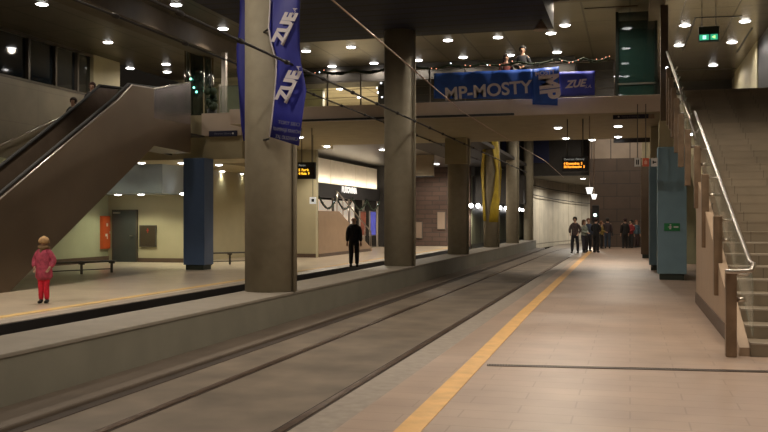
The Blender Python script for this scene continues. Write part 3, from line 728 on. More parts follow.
# shop
SXW = -14.5
t = thing('shop_front', 'shop front with a black sign band under cream panels lit from below', 'shop', (0,0,0))
for k in range(6):
    boxes('upper_wall_panel', [(SXW-.1, SXW, 38.6+k*2.15, 38.6+k*2.15+2.1, 3.42, 4.62)], M_clere, t)  # plain cream panels without glow, washed by the strip lights below
for k in range(3):
    ld = bpy.data.lights.new('strip', 'AREA'); ld.shape = 'RECTANGLE'; ld.size = .1; ld.size_y = 4.2; ld.energy = 26; ld.color = (1,.84,.62)
    lo = bpy.data.objects.new('strip_light', ld); C.objects.link(lo); lo.parent = t; lo.location = (SXW+.22, 40.8+k*4.3, 3.46); lo.rotation_euler = (0, PI+math.radians(-20), 0)
boxes('sign_band', [(SXW-.15, SXW+.12, 36.6, 51.6, 2.72, 3.40)], M_black, t)
boxes('shop_window', [(SXW-1.5, SXW-1.45, 40.5, 51.6, .1, 2.7)], M_shop, t)
for y in (40.5, 43.2, 45.9, 48.6, 51.5): boxes('mullion', [(SXW-.05, SXW+.05, y, y+.09, 0, 2.72)], M_steel, t)
boxes('shop_floor', [(SXW-1.5, SXW-.06, 40.5, 51.6, 0, .05)], M_bench, t)
sgn = on_x(349.5, 190.5, SXW+.14)
text('BUTOWNIA', .42, mat('lit_white_letters', (.9,.9,.9), .5, var=0, emit=(1,1,.95), es=.8), sgn, (PI/2, 0, PI/2), t, bold=.02, sx=1.15)
for i, (a_, c_, m_, lb) in enumerate(((361, 366, M_postr, 'brown red poster beside the shop window'), (371, 376, M_postb, 'glowing blue poster panel right of the brown red one'))):
    q0, q1 = on_x(a_, 235, SXW+.2), on_x(c_, 212, SXW+.2)
    tt = thing('poster_case', lb, 'poster', (SXW+.1, (q0.y+q1.y)/2, (q0.z+q1.z)/2), 0)
    w, h = (q1.y-q0.y)/2, abs(q1.z-q0.z)/2
    boxes('case', [(0, .08, -w-.06, w+.06, -h-.06, h+.06)], M_steel, tt); boxes('poster', [(.08, .09, -w, w, -h, h)], m_, tt)
for k in range(4):
    garland((SXW+.2, 40.6+k*2.7, 2.72), (SXW+.2, 43.3+k*2.7, 2.72), .55, 1, 'green garland swag over the shop window, %s from the stair block' % ('first','second','third','fourth')[k], r=.11, grp='garland swags on the shop front', bulbs=2)
sbox('wall_shop_end', [(-19.4, -12.9, 52, 52.3, -.3, 4.85)], M_dark, 'dark wall at the far end of the shop', 'wall')
# notices on the brick wall
for i, (a_, b_, c_, d_, lb) in enumerate(((415.5, 422, 222, 238, 'pale notice low on the brown brick wall beside the second column'), (437.5, 445, 212, 229, 'pale notice board on the brown brick wall left of the third column'))):
    q0, q1 = on_y(a_, d_, 53.95), on_y(b_, c_, 53.95)
    tt = thing('notice_board', lb, 'notice', ((q0.x+q1.x)/2, 53.97, (q0.z+q1.z)/2)); w, h = (q1.x-q0.x)/2, (q1.z-q0.z)/2
    boxes('board', [(-w, w, -.04, .02, -h, h)], M_notice, tt); boxes('frame', [(-w-.03, w+.03, -.05, .02, h, h+.03), (-w-.03, w+.03, -.05, .02, -h-.03, -h), (-w-.03, -w, -.05, .02, -h, h), (w, w+.03, -.05, .02, -h, h)], M_bench, tt)
q0, q1 = on_y(416, 176, 44), on_y(434, 148, 44)
tt = thing('hanging_sign', 'tan hanging sign panel with a dark lower edge between second and third columns', 'panel', ((q0.x+q1.x)/2, 44, q0.z))
w, h = (q1.x-q0.x)/2, (q1.z-q0.z)
boxes('board', [(-w, w, -.04, .04, 0, h)], mat('tan_panel', (.30,.24,.16), .5), tt); boxes('lower_edge', [(-w, w, -.06, .06, -.06, 0)], M_black, tt)
for x_ in (-w+.1, w-.13): boxes('hanger', [(x_, x_+.03, -.01, .01, h, 4.85-q0.z)], M_black, tt)
boxes('white_edge', [(-w-.04, -w, -.05, .05, .1, h-.1)], M_white, tt)

# ------------------------------------------------------------ SIGNS & DISPLAYS
def display(px0, px1, py0, py1, y, lb, topz_, orange, head, l1, l2):
    a_, b_ = on_y(px0, py1, y), on_y(px1, py0, y); w, h = (b_.x-a_.x)/2, (b_.z-a_.z)/2
    t = thing('departure_display', lb, 'display', ((a_.x+b_.x)/2, y, (a_.z+b_.z)/2), 0, 'hanging departure displays')
    boxes('housing', [(-w, w, 0, .16, -h, h)], M_black, t, .008)
    boxes('screen_surround', [(-w+.02, w-.02, -.004, 0, -h*.55, h*.4)], M_trackdark, t)
    for x in (-w*.6, w*.6):
        bm = NB(); tube(bm, [(x, .08, h), (x, .08, topz_-(a_.z+b_.z)/2)], .016, 8); obj('hanger_rod', bm, M_bench, t)
    text(head, h*.36, M_ledw, (-w*.85, -.008, h*.62), parent=t, align='LEFT', name='header_lettering', extrude=.002)
    text(l1, h*.42, orange, (-w*.86, -.008, h*.06), parent=t, align='LEFT', name='upper_line', extrude=.002, bold=.004, sx=.86)
    text(l2, h*.42, orange, (-w*.86, -.008, -h*.36), parent=t, align='LEFT', name='lower_line', extrude=.002, bold=.004, sx=.86)
    return t
display(562, 588, 156, 172, 27.2, 'hanging departure display with orange lines over the near platform', BZ0, M_orange, 'Dworzec Główny', '4 Krowodrza  2', '50 Kurdwanów  5')
display(297.5, 314.5, 162, 179, 27.6, 'hanging departure display with yellow lines beside the nearest column', BZ0, M_ledyel, 'Peron', '5  Borek', '4 Huta  9')
def flat_sign(px0, px1, py0, py1, y, name, lb, m=M_navy, txt=None, dot=None, endm=None, flag=None):
    a_, b_ = on_y(px0, py1, y), on_y(px1, py0, y); w, h = (b_.x-a_.x)/2, (b_.z-a_.z)/2
    t = thing(name, lb, 'sign', ((a_.x+b_.x)/2, y, (a_.z+b_.z)/2))
    boxes('sign_face', [(-w, w, -.05, 0, -h, h)], m, t, .004)
    if dot is not None:
        bm = NB(); tube(bm, [(w*dot, -.05, 0), (w*dot, -.056, 0)], h*.33, 14); obj('round_symbol', bm, M_white, t)
    if txt: text(txt, h*.9, M_dimwhite, (0, -.054, 0), parent=t, extrude=.002)
    if endm:
        boxes('end_panel', [(w, w+h*2.2, -.05, 0, -h, h)], M_notice, t)
    return t
sbox('trim_14', [(on_y(203, 120, 27).x, -12.15, 26.9, 27.0, 4.36, 5.09)], M_fascia, 'paler beige edge of the upper floor left of the nearest column', 'edging')
flat_sign(209.5, 237.5, 130.5, 137, 26.88, 'direction_sign', 'navy direction sign on the beam left of the nearest column', txt='Dworzec Główny', dot=.72)
flat_sign(613, 648.5, 113.5, 119.5, 26.6, 'direction_sign', 'navy direction sign under the footbridge near the stairs', txt='Galeria Krakowska', dot=-.68, endm=True)
flat_sign(613.5, 660, 137.5, 143, 34.0, 'dark_sign', 'blank black sign bar under the far edge of the footbridge', m=M_black)
# row of three square pictograms
for k, (a_, b_, m_, lb) in enumerate(((634.5, 640.5, M_white, 'small white square pictogram sign, left of the red one'), (642.5, 649, mat('red_sign', (.55,.09,.04), .5, var=0), 'small red square pictogram sign hanging by the blue pillar'), (651, 657.5, M_white, 'small white square sign with a black arrow, right of the red one'))):
    q0, q1 = on_y(a_, 166.5, 24.2), on_y(b_, 158, 24.2); w, h = (q1.x-q0.x)/2, (q1.z-q0.z)/2
    tt = thing('pictogram_sign', lb, 'sign', ((q0.x+q1.x)/2, 24.2, (q0.z+q1.z)/2), 0, 'square pictogram signs by the blue pillar')
    boxes('sign_face', [(-w, w, -.02, 0, -h, h)], m_, tt)
    if k == 0: boxes('pictogram', [(-w*.5, -w*.1, -.025, -.02, -h*.6, h*.6), (w*.1, w*.5, -.025, -.02, -h*.6, h*.6)], M_black, tt)
    if k == 1: boxes('pictogram', [(-w*.45, w*.45, -.025, -.02, -h*.5, h*.3), (-w*.15, w*.15, -.025, -.02, h*.3, h*.6)], mat('pale_red_print', (.7,.35,.25), .5, var=0), tt)
    if k == 2: boxes('pictogram', [(-w*.2, w*.6, -.025, -.02, -h*.15, h*.15), (-w*.5, -w*.1, -.025, -.02, -h*.35, h*.35)], M_black, tt)
    boxes('hanger', [(-.012, .012, -.012, -.0, h, 4.6-(q0.z+q1.z)/2 if k != 2 else h+.02)], M_bench, tt)
# white pictogram near display
q = on_y(313, 200.5, 30)
tt = thing('pictogram_sign', 'small white square sign with a black symbol below the yellow display', 'sign', q)
boxes('sign_face', [(-.12, .12, -.02, 0, -.12, .12)], mat('lit_white_sign', (.8,.8,.75), .5, var=0, emit=(1,1,.9), es=.5), tt); boxes('pictogram', [(-.05, .05, -.025, -.02, -.05, .06)], M_black, tt)
bm = NB(); tube(bm, [(0,-.01,.12),(0,-.01,4.6-q.z)], .012, 6); obj('hanger', bm, M_bench, tt)
# ceiling exit sign
q = on_y(709, 34, 27.5)
tt = thing('exit_sign', 'green lit exit sign with arrow hanging from the ceiling above the stairs', 'sign', q)
boxes('housing', [(-.28, .28, 0, .08, -.22, .22)], M_plinth, tt); boxes('lit_face', [(-.26, .0, -.006, 0, -.17, -.01), (.04, .24, -.006, 0, -.17, -.01)], M_exit, tt)
boxes('running_figure', [(-.17, -.08, -.01, -.006, -.14, -.04)], M_exitw, tt)
bm = NB(); vs = [bm.verts.new(p) for p in ((.17,-.012,-.04),(.17,-.012,-.14),(.07,-.012,-.09),(.17,-.006,-.04),(.17,-.006,-.14),(.07,-.006,-.09))]
bm.faces.new(vs[:3]); bm.faces.new(vs[3:]); [bm.faces.new([vs[i], vs[(i+1)%3], vs[(i+1)%3+3], vs[i+3]]) for i in range(3)]
obj('arrow', bm, mat('arrow_yellow_green', (.6,.9,.2), .5, var=0, emit=(.6,1,.3), es=1.5), tt)
for x_ in (-.2, .18): boxes('hanger', [(x_, x_+.02, .03, .05, .22, HC-.07-q.z)], M_bench, tt)
# tram signal
q = on_y(595.5, 215, 47)
tt = thing('tram_signal', 'black tram signal with a bright white lens behind the waiting group', 'signal', (q.x, 47, 0))
boxes('head', [(-.17, .17, 0, .2, q.z-.4, q.z+.5)], M_black, tt, .02); bm = NB(); tube(bm, [(-.02, -.01, q.z), (-.02, -.05, q.z)], .075, 16); obj('lens', bm, M_signal, tt)
bm = NB(); tube(bm, [(0,.1,0),(0,.1,q.z-.4)], .05, 10); obj('pole', bm, M_bench, tt)
# pendant lamps
for px, y, lb in ((589.5, 26.6, 'small white cone pendant on a long rod, left one of two by the display'), (594, 33.2, 'small white cone pendant on a long rod, right one of two by the display')):
    q = on_y(px, 191 if px < 592 else 197, y)
    tt = thing('cone_pendant', lb, 'lamp', q, 0, 'cone pendants under the footbridge')
    bm = NB(); tube(bm, [(0,0,-.08),(0,0,.1)], [.06,.11], 14); obj('lamp_shade', bm, mat('pendant_glow', (.9,.9,.9), .5, var=0, emit=(1,.98,.92), es=1.6), tt)
    bm = NB(); tube(bm, [(0,0,.1),(0,0,4.6-q.z)], .014, 8); obj('rod', bm, M_notice, tt)

# overhead fittings high above the track
for px, py, lb in ((522.5, 10, 'small pale hook fitting hanging high above the near track'), (541, 24, 'grey bell shaped fitting hanging high beside the ribbed ceiling')):
    q = on_y(px, py, 23.5)
    tt = thing('hanging_fitting', lb, 'fitting', q)
    bm = NB(); tube(bm, [(0,0,0),(0,0,HD-q.z)], .012, 6); obj('rod', bm, M_bench, tt)
    bm = NB()
    if px < 530: tube(bm, [(-.05,0,-.02),(-.06,0,-.14),(0,0,-.2),(.06,0,-.14),(.05,0,-.02),(0,0,0)], .018, 8)
    else: tube(bm, [(0,0,.1),(0,0,0),(0,0,-.12),(0,0,-.16)], [.03,.09,.17,.2], 16)
    obj('body', bm, M_notice, tt)
q = on_y(598-1, 8, 22.0)
tt = tag(boxes('ceiling_vent', [(-.75, .75, -.1, .1, -.02, 0)], M_brnpanel, loc=(on_z(611, 7.5, HC).x, on_z(611, 7.5, HC).y, HC-.002)), 'slim brown slot vent in the ceiling near the lift shaft', 'vent')

# ------------------------------------------------------------ WIRES
def wire(pts, r, m, lb, knots=0, name='contact_wire'):
    t = thing(name, lb, 'wire', (0,0,0)); bm = NB(); tube(bm, pts, r, 8); obj('cable', bm, m, t)
    P = [Vector(p) for p in pts]; Ls = [(b-a).length for a, b in zip(P, P[1:])]; tot = sum(Ls)
    for k in range(knots):
        s = (k+.5)/knots*tot; i = 0
        while i < len(Ls)-1 and s > Ls[i]: s -= Ls[i]; i += 1
        d = (P[i+1]-P[i]).normalized(); c = P[i]+d*s; bm = NB(); tube(bm, [c-d*.10, c-d*.04, c+d*.04, c+d*.10], [r*1.1, r*1.9, r*1.9, r*1.1], 8); obj('clamp', bm, m, t)
def wl(x, z, y0, y1, n=8, w=.05):
    return [(x + w*math.sin(i*2.2), y0+(y1-y0)*i/n, z) for i in range(n+1)]
wire(wl(-5.5, 4.22, 2, 50, 10, .0), .022, M_wire, 'black clamped cable running just in front of the columns', 26)
wire(wl(-7.2, 4.56, 2, 53, 10, .0), .02, M_wire, 'black clamped cable running over the far track behind the nearest column', 24)
wire([(-3.3, 2, 4.25), (-3.46, 10.3, 4.25), (-3.96, 21.8, 4.25), (-3.93, 25.5, 4.25), (-3.6, 40, 4.2), (-3.9, 56, 4.2)], .011, M_copper, 'thin coppery contact wire over the near track')
wire([(-5.9, 57.5, 3.8), (-5.3, 65, 3.75), (-4.3, 70, 3.7), (-2.9, 75, 3.6)], .03, M_wire, 'dark cable along the upper part of the pale tunnel wall')
wire([(-5.9, 57.5, 3.2), (-5.3, 65, 3.1), (-4.3, 70, 3.0), (-2.9, 75, 2.9)], .03, M_wire, 'second dark cable lower on the pale tunnel wall')
wire([on_y(420, 62, 25.2), on_y(436, 76, 25.2)], .03, M_wire, 'short black bracket cable beside the second column') if False else None

# ------------------------------------------------------------ DOWNLIGHTS
def make_downlight(r=.165):
    t = thing('downlight', '', 'lamp')
    bm = NB(); n = 24
    a1 = [bm.verts.new((r*math.cos(2*PI*k/n), r*math.sin(2*PI*k/n), -.012)) for k in range(n)]
    a2 = [bm.verts.new(((r+.03)*math.cos(2*PI*k/n), (r+.03)*math.sin(2*PI*k/n), -.012)) for k in range(n)]
    a3 = [bm.verts.new(((r+.03)*math.cos(2*PI*k/n), (r+.03)*math.sin(2*PI*k/n), 0)) for k in range(n)]
    for k in range(n):
        bm.faces.new([a1[k], a2[k], a2[(k+1)%n], a1[(k+1)%n]]); bm.faces.new([a2[k], a3[k], a3[(k+1)%n], a2[(k+1)%n]])
    obj('trim_ring', bm, M_ring, t)
    bm = NB(); blob(bm, (0,0,-.008), (r, r, .04), n, rings=8); obj('diffuser', bm, M_lamp, t)
    return t
LIGHTS = []
def light_at(loc, W, cone=168, col=(1, .83, .64), blend=.35, parent=None, rad=.12):
    ld = bpy.data.lights.new('spot', 'SPOT'); ld.energy = W; ld.spot_size = math.radians(cone); ld.spot_blend = blend; ld.color = col; ld.shadow_soft_size = rad
    o = bpy.data.objects.new('lamp_light', ld); C.objects.link(o)
    if parent: o.parent = parent; o.location = (0, 0, -.09)
    else: o.location = loc
    return o
proto = [None]
ORD = ['first','second','third','fourth','fifth','sixth','seventh','eighth','ninth','tenth','eleventh','twelfth','thirteenth']
def row(pxs, z, where, grp, W, col=(1,.865,.70), cone=168, small=False):
    pxs = sorted(pxs)
    for i, p in enumerate(pxs):
        loc = on_z(p[0], p[1], z) if len(p) == 2 else Vector(p)
        loc.z = z
        if proto[0] is None: proto[0] = t = make_downlight(); t.location = loc
        else:
            t = proto[0].copy(); C.objects.link(t); t.location = loc
            for ch in proto_children:
                c = ch.copy(); C.objects.link(c); c.parent = t
        if proto[0] is t:
            globals()['proto_children'] = list(t.children)
        t['label'] = 'round downlight ' + where + (', %s from the left' % ORD[i] if len(pxs) > 1 else '')
        t['group'] = grp
        t.scale = (.75,.75,1) if small else (1,1,1)
        if W: light_at(None, W, cone, col, parent=t)
row([(42,4),(108,42),(130,68),(166,64),(on_y(167,80,33.9).x,33.9,0)], HC, 'in the ceiling left of the long beam', 'downlights above the escalator', 150)
row([(176,4.5),(223,28.5),(245,57)], HC, 'in the ceiling right of the long beam', 'downlights above the escalator', 110, cone=130)
row([(306,51),(332,66),(351,47),(374,63),(418,60),(448,40),(463,57),(498,37),(510,55),(551,33),(557,52)], HC, 'in the ceiling above the footbridge', 'downlights above the footbridge', 110)
row([(340,89),(360,97)], HC, 'in the ceiling of the far upper level', 'downlights of the upper level', 1800)
row([(558,.5),(565,25)], HC, 'in the ceiling just before the footbridge', 'downlights by the lift', 620)
row([(627,28),(626,48),(625,63),(625.5,76)], HC, 'seen through the glass of the lift shaft', 'downlights behind the lift', 60)
row([(685,25),(679,45),(745,21),(732,42),(713,65)], HC-.06, 'in the polished ceiling above the stairs', 'downlights above the stairs', 120, (1,.9,.82))
row([(558,127.5),(618,126)], BZ0, 'under the near edge of the footbridge', 'downlights under the footbridge', 15, cone=150, small=True)
row([(566,138),(592,139.5),(618,136.5)], BZ0, 'under the far edge of the footbridge', 'downlights under the footbridge', 300, cone=105, small=True)
row([(300,137),(327,146.5)], BZ0, 'under the footbridge above the far platform', 'downlights under the footbridge', 420, cone=140, small=True)
row([(219,164.5),(222,171),(241,173.5)], 3.6, 'in the low ceiling over the far bench', 'downlights of the waiting area', 300, (1,.93,.72), 118, True)
row([(on_y(118,190,29.5).x,29.5,0),(on_y(141,190,29.5).x,29.5,0),(-15.6,29.5,0)], 2.55, 'above the door recess', 'downlights of the waiting area', 70, (1,.95,.66), 140, True)  # the rightmost one is added, hidden, to brighten the alcove
row([(on_y(181.5,165,28.4).x,28.4,0),(-17.8,28.0,0),(-16.4,28.0,0)], 3.6, 'in the low ceiling by the dark blue pillar', 'downlights of the waiting area', 18, (1,.95,.7), 140, True)  # the two behind the escalator are extra lamps to lift the wall brightness
for i, (px, y_) in enumerate(((471, 52.6), (478, 53.4), (500, 62), (506, 64), (519, 73), (523, 77))):
    q = on_y(px, 206, y_); q.z = 2.45
    gl = thing('globe_lamp', 'bright white globe lamp glimpsed between the far columns, %s from the left' % ORD[i], 'lamp', q, 0, 'globe lamps along the far track')
    bm = NB(); blob(bm, (0,0,0), .13, 14, rings=10); obj('globe', bm, M_lamp, gl)
    bm = NB(); tube(bm, [(0,0,.10),(0,0,.12)], .04, 8); obj('fixing', bm, M_bench, gl)
    light_at(None, 150, 170, (1,.95,.8), parent=gl).location = (0,0,-.25)
# fittings of the same kind just outside the frame or behind the viewer; the ribbed ceiling row is added
for nm, pts, z, W, *cn in (('over the near platform', [(1.6,4,0),(-.8,9,0),(1.6,9,0),(-.8,14,0),(1.8,14,0),(-.8,16.5,0),(3.3,8,0),(3.3,14,0)], HC, 390, 135),
                      ('over the far platform', [(-11.9,10,0),(-11.9,17,0)], HC, 1500, 112),
                      ('added in the ribbed ceiling over the tracks', [(-3.6,9,0),(-3.4,18.5,0),(-7.6,12,0)], HD, 330),  # added out of view to light the columns and track
                      ('in the near left ceiling', [(-16.6,8,0),(-16.6,15,0)], HC, 120),
                      ('over the end of the near platform', [(-.5,40,0),(-.5,46,0),(-.8,51,0)], HC, 650),
                      ('over the shop forecourt', [(-11,40,0),(-11,46,0),(-10.8,51,0)], 4.85, 600)):
    row(pts, z, nm, 'downlights ' + nm, W, cone=cn[0] if cn else 168)
# downlights added in the tunnel ceiling to brighten its wall
row([(-3.0,61,0),(-1.2,69,0),(2.0,77,0)], 4.35, 'added in the tunnel ceiling', 'downlights added in the tunnel', 1300, (1,.95,.85))
for o_ in list(bpy.data.objects):
    if o_.type == 'LIGHT' and o_.parent and abs(o_.parent.location.z-3.6) < .01 and o_.parent.location.y > 33: o_.data.energy = 50
# string lights
tt = thing('string_lights', 'vertical string of tiny white fairy lights left of the second column', 'lights', (0,0,0))
bm = NB(); tube(bm, [on_y(380, 80, 30), on_y(377.5, 108, 30)], .006, 5); obj('wire', bm, M_wire, tt)
for px, py in ((381,83),(377,88),(378,92.5),(382,97),(376.5,104),(381,106)):
    bm = NB(); blob(bm, on_y(px, py, 30), .03, 6, rings=4); obj('bulb', bm, M_bulb, tt)

# ------------------------------------------------------------ PEOPLE
SKINNED = []
def skin_obj(name, verts, edges, m, parent, levels=1, extra=None):
    me = bpy.data.meshes.new(name); me.from_pydata([v[0] for v in verts], edges, [])
    me.materials.append(m)
    o = bpy.data.objects.new(name, me); C.objects.link(o); o.parent = parent
    o.modifiers.new('Skin', 'SKIN')
    sv = me.skin_vertices[0].data
    for i, v in enumerate(verts):
        r = v[1]; sv[i].radius = r if isinstance(r, tuple) else (r, r); sv[i].use_root = (i == 0)
    o.modifiers['Skin'].use_smooth_shade = True
    s = o.modifiers.new('Sub', 'SUBSURF'); s.levels = levels; s.render_levels = levels
    SKINNED.append((o, m)); return o
def chain(V_, E_, base, pts):
    prev = base
    for p in pts:
        V_.append(p); E_.append((prev, len(V_)-1)) if prev is not None else None
        prev = len(V_)-1
    return prev
SKIN = (.42, .25, .17)
def person(lb, loc, h, face, jack, trou, hair, shoe=(.01,.01,.01), pose='sides', coat=.49, bulk=1.12, hat=None, step=.0, fem=False, scarf=None, child=False, spread=.05, bag=None):
    """face: heading (radians) the figure looks towards; local +y is forward"""
    t = thing('person', lb, 'person', loc, face - PI/2)
    k = h
    hs = 1.18 if child else 1.0
    def P(x, y, z): return Vector((x*k, y*k, z*k))
    def rr(a): return a*k*1.12
    ms = mat('skin', SKIN, .55, var=.05)
    sh = (.100 if not fem else .094) if not child else .078
    hz = .915 if not child else .895
    arms = {'sides': [(.125, .0, .62), (.13, .03, .485)], 'pockets': [(.15, -.02, .64), (.115, .07, .54)], 'front': [(.135, .0, .64), (.03, .13, .60)],
            'phone': [(.125, .03, .65), (.05, .12, .73)]}[pose]
    # body: one continuous skin
    Vb = [(P(0,0,.52), (rr(.07), rr(.055)))]; Eb = []
    c = chain(Vb, Eb, 0, [(P(0,.0,.62), (rr(.062), rr(.05))), (P(0,0,.72), (rr(.075), rr(.052))), (P(0,0,.795), (rr(.06), rr(.042)))]); chest = c
    n = chain(Vb, Eb, c, [(P(0,.0,.835), rr(.03)), (P(0,.008,hz-.055), rr(.03*hs)), (P(0,.012,hz), (rr(.048*hs), rr(.055*hs))), (P(0,.006,hz+.045), (rr(.038*hs), rr(.042*hs)))])
    for s in (-1, 1):
        A = chain(Vb, Eb, chest, [(P(s*sh,0,.79), rr(.030)), (P(s*arms[0][0], arms[0][1], arms[0][2]), rr(.023)), (P(s*arms[1][0], arms[1][1], arms[1][2]), rr(.016))])
        w = Vector(Vb[A][0]); el = P(s*arms[0][0], arms[0][1], arms[0][2]); d = (w-el).normalized()
        palm = w + d*rr(.035); Vb.append((palm, (rr(.018), rr(.011)))); Eb.append((A, len(Vb)-1)); pi_ = len(Vb)-1
        side = d.cross(Vector((0,1,0)) if abs(d.y) < .8 else Vector((1,0,0))).normalized()
        for q, (off, ln) in enumerate(((-.013,.034),(-.0045,.040),(.0045,.038),(.013,.030))):
            b_ = palm + side*rr(off)+d*rr(.012)
            chain(Vb, Eb, pi_, [(b_, rr(.0055)), (b_+d*rr(ln*.55)+Vector((0,rr(.006),0)), rr(.005)), (b_+d*rr(ln)+Vector((0,rr(.014),0)), rr(.004))])
        tb = w + d*rr(.012); chain(Vb, Eb, A, [(tb+Vector((0,rr(.018),0)), rr(.006)), (tb+Vector((0,rr(.03),0))+d*rr(.022), rr(.005))])
        L_ = chain(Vb, Eb, 0, [(P(s*.05,0,.47), rr(.05)), (P(s*spread, .015+s*step*.4, .275), rr(.034)), (P(s*(spread+.005), -.005+s*step, .06), rr(.022)), (P(s*(spread+.005), -.01+s*step, .03), rr(.022)), (P(s*(spread+.012), .06+s*step, .018), rr(.016))])
    b = skin_obj('body', Vb, Eb, ms, t)
    # face
    bm = NB(); 
    blob(bm, P(0,.066*hs,hz-.008), (rr(.008), rr(.012), rr(.014)), 8)
    for s in (-1, 1): blob(bm, P(s*.05*hs,.008,hz-.006), (rr(.006), rr(.010), rr(.016)), 8)
    obj('nose_and_ears', bm, ms, t)
    bm = NB()
    for s in (-1, 1): blob(bm, P(s*.02*hs,.060*hs,hz+.004), (rr(.008), rr(.004), rr(.005)), 8)
    obj('eyes', bm, M_black, t)
    bm = NB(); blob(bm, P(0,.060*hs,hz-.033), (rr(.016), rr(.004), rr(.004)), 8); obj('mouth', bm, mat('lips', (.3,.1,.08), .5, var=0), t)
    # trousers
    mt = mat('cloth_%s' % str(trou), trou, .8, var=.25, scale=14)
    Vt = [(P(0,0,.53), (rr(.078), rr(.062)))]; Et = []; chain(Vt, Et, 0, [(P(0,0,.62), (rr(.072), rr(.058)))])
    for s in (-1, 1):
        chain(Vt, Et, 0, [(P(s*.05,0,.47), (rr(.058), rr(.058))), (P(s*spread, .015+s*step*.4, .275), rr(.045)), (P(s*(spread+.004), -.0+s*step, .10), rr(.038)), (P(s*(spread+.004), -.004+s*step, .045), rr(.036))])
    skin_obj('trousers', Vt, Et, mt, t)
    # jacket
    mj = mat('cloth_%s' % str(jack), jack, .8, var=.35, scale=16)
    bot = coat - .035
    flare = 1.25 if child else 1.0
    Vj = [(P(0,0,bot), (flare*bulk*rr(.088), flare*bulk*rr(.070)))]; Ej = []
    c = chain(Vj, Ej, 0, [(P(0,0,(bot+.62)/2), (bulk*rr(.085), bulk*rr(.068))), (P(0,0,.62), (bulk*rr(.079), bulk*rr(.064))), (P(0,0,.72), (bulk*rr(.088), bulk*rr(.066))), (P(0,0,.79), (bulk*rr(.07), bulk*rr(.054)))]); ch = c
    chain(Vj, Ej, c, [(P(0,0,.838), rr(.045))])
    for s in (-1, 1):
        chain(Vj, Ej, ch, [(P(s*sh*.55,0,.80), bulk*rr(.040)), (P(s*sh*1.02,0,.762), bulk*rr(.036)), (P(s*arms[0][0], arms[0][1], arms[0][2]), bulk*rr(.034)), (P(s*arms[1][0], arms[1][1], arms[1][2]), bulk*rr(.027))])
    skin_obj('jacket', Vj, Ej, mj, t)
    # shoes
    for s in (-1, 1):
        bm = NB(); blob(bm, P(s*(spread+.008), .03+s*step, .020), (rr(.027), rr(.07), rr(.022)), 12); blob(bm, P(s*(spread+.006), -.005+s*step, .035), (rr(.026), rr(.034), rr(.034)), 10)
        obj('shoe', bm, mat('shoe_%s' % str(shoe), shoe, .5, var=0), t)
    # hair / hat
    if hair is not None:
        bm = NB(); blob(bm, P(0,-.004,hz+.022), (rr(.056*hs), rr(.064*hs), rr(.062*hs)), 16, rings=10)
        for v in list(bm.verts):
            if v.co.y > k*.03 and v.co.z < k*(hz+.035): v.co.y = k*.03
        if fem: blob(bm, P(0,-.04,hz-.03), (rr(.052), rr(.032), rr(.075)), 12)
        obj('hair', bm, mat('hair_%s' % str(hair), hair, .7, var=.3, scale=30), t)
    if hat is not None:
        mh = mat('hat_%s' % str(hat), hat, .85, var=.35, scale=20)
        bm = NB(); blob(bm, P(0,.0,hz+.035), (rr(.062*hs), rr(.068*hs), rr(.062*hs)), 16, rings=10); tube(bm, [P(0,0,hz+.08), P(0,-.005,hz+.125)], [rr(.034), rr(.012)], 10)
        for v in list(bm.verts):
            if v.co.z < k*(hz+.012): v.co.z = k*(hz+.012)
        obj('hat', bm, mh, t)
    if scarf is not None:
        bm = NB(); pts_ = [P(.062*math.cos(a), .055*math.sin(a)+.004, .845+.008*math.sin(3*a)) for a in [i*2*PI/14 for i in range(15)]]
        tube(bm, pts_, rr(.028), 8); blob(bm, P(.02,.07,.79), (rr(.02), rr(.012), rr(.05)), 8)
        obj('scarf', bm, mat('scarf_%s' % str(scarf), scarf, .9, var=.3, scale=20), t)
    if bag is not None:
        bm = NB(); box(bm, k*.12, k*.19, -k*.07, k*.07, k*.40, k*.52); o_ = obj('shoulder_bag', bm, mat('bag_%s' % str(bag), bag, .6, var=0), t, bevel=.02)
    return t
def gz(px, py): return on_z(px, py, 0.0)
cam_dir = -PI/2
p = gz(44, 303); person('small child in a dark pink jacket, red trousers and tan woolly hat', p, 1.27, cam_dir+.25, (.36,.05,.09), (.58,.012,.035), None, pose='pockets', coat=.36, bulk=1.45, hat=(.36,.22,.10), scarf=(.16,.10,.05), child=True, spread=.04)
p = gz(354, 266.8); person('bald man all in black standing at the far platform edge', p, 1.76, PI/2+.25, (.006,.006,.008), (.006,.006,.007), None, pose='sides', coat=.46, bulk=1.15, spread=.055)
p = gz(575, 253); person('man in patterned dark jacket and black trousers, hands in pockets, leftmost of the waiting group', p, 1.76, cam_dir-.2, (.055,.035,.032), (.012,.012,.016), (.02,.015,.01), pose='pockets', spread=.075)
p = gz(584, 252.6); person('woman in a pale grey jacket in the waiting group', p, 1.62, cam_dir+.9, (.22,.25,.21), (.02,.02,.03), (.08,.04,.02), pose='front', fem=True, coat=.52, step=.03)
p = gz(588.5, 251.5); person('person in a dark blue jacket half hidden behind the woman in pale grey', p, 1.7, cam_dir+.5, (.03,.04,.07), (.015,.015,.02), (.10,.04,.02), pose='sides')
p = gz(596, 252.5); person('person in a long black coat, back to the tracks, in the waiting group', p, 1.74, cam_dir+2.7, (.006,.006,.008), (.008,.008,.01), (.02,.012,.01), pose='front', coat=.42)
p = gz(601.5, 248.6); person('person in a mustard yellow jacket behind the black coat', p, 1.56, cam_dir+1.4, (.24,.17,.04), (.012,.012,.014), (.12,.05,.02), pose='front', fem=True)
p = gz(607.5, 248.4); person('person in a dark jacket and blue jeans standing just right of the yellow jacket', p, 1.74, PI/2, (.035,.022,.025), (.03,.045,.07), (.02,.015,.012), pose='sides', spread=.055, bag=(.02,.02,.02))
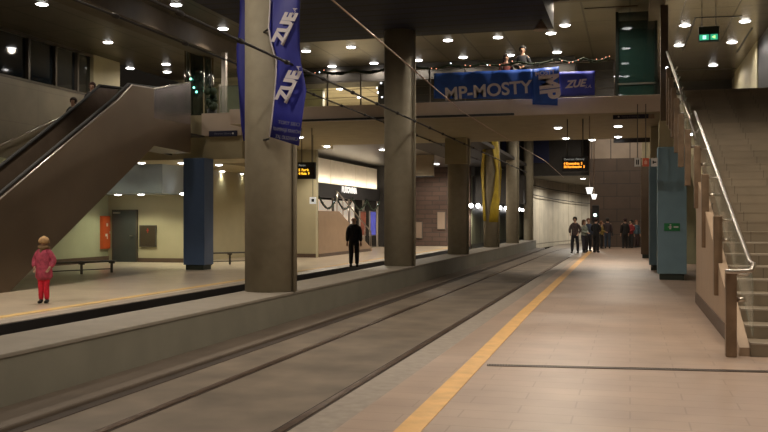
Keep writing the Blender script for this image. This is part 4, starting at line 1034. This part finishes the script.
p = gz(625, 248.2); person('person in a long dark coat in the small distant group by the brown pillar', p, 1.72, PI/2+.3, (.010,.008,.008), (.01,.01,.01), (.03,.012,.01), pose='sides', coat=.40)
p = gz(631, 247.9); person('person in a dark red jacket in the small distant group', p, 1.62, cam_dir-.6, (.20,.018,.02), (.02,.02,.02), (.02,.015,.01), pose='front')
p = gz(636.5, 247.4); person('person in a blue grey jacket beside the dark brown pillar', p, 1.6, cam_dir+.6, (.06,.10,.13), (.05,.03,.03), (.16,.06,.03), pose='sides', fem=True)
# on the footbridge
p = on_y(522.5, 70, 26.5); person('dark clothed person leaning over the footbridge railing above the blue banner', (p.x, 26.5, 5.05), 1.66, cam_dir, (.010,.010,.014), (.01,.01,.01), (.01,.01,.01), pose='front')
p = on_y(506, 70, 26.5); person('shorter person in a dark red top at the footbridge railing', (p.x, 26.5, 5.05), 1.42, cam_dir+.4, (.10,.02,.015), (.01,.01,.01), (.03,.015,.01), pose='front', fem=True)
# on the escalator
person('person in dark clothes on the stairs behind the escalator, the higher of two', (-15.6, 23.8, 4.03), 1.72, -PI/2+.3, (.012,.011,.011), (.01,.01,.01), (.05,.02,.015), pose='sides')
person('person in dark clothes on the stairs behind the escalator, the lower of two', (-15.6, 22.85, 3.55), 1.62, -PI/2+.1, (.012,.012,.014), (.01,.01,.01), (.03,.015,.01), pose='sides')

# bake the grown figures into plain meshes
bpy.context.view_layer.update()
dg = bpy.context.evaluated_depsgraph_get()
new = [(o, bpy.data.meshes.new_from_object(o.evaluated_get(dg)), m) for o, m in SKINNED]
for o, me, m in new:
    o.modifiers.clear(); o.data = me
    me.materials.clear(); me.materials.append(m)
    for pl in me.polygons: pl.use_smooth = True; pl.material_index = 0

# ------------------------------------------------------------ WORLD, CAMERA
w = bpy.data.worlds.new('World'); S.world = w; w.use_nodes = True
w.node_tree.nodes['Background'].inputs[0].default_value = (.05, .04, .03, 1); w.node_tree.nodes['Background'].inputs[1].default_value = .2
cd = bpy.data.cameras.new('Camera'); cam = bpy.data.objects.new('Camera', cd); C.objects.link(cam)
cd.sensor_width = 36; cd.lens = F/768*36; cd.shift_y = 4/768; cd.clip_end = 300
cam.location = (0, 0, EYE); cam.rotation_euler = (PI/2, 0, YAW)
S.camera = cam
S.view_settings.view_transform = 'Standard'; S.view_settings.look = 'None'; S.view_settings.gamma = 1; S.view_settings.exposure = -.08
S.view_settings.use_curve_mapping = False
S.cycles.use_denoising = True
S.cycles.max_bounces = 6
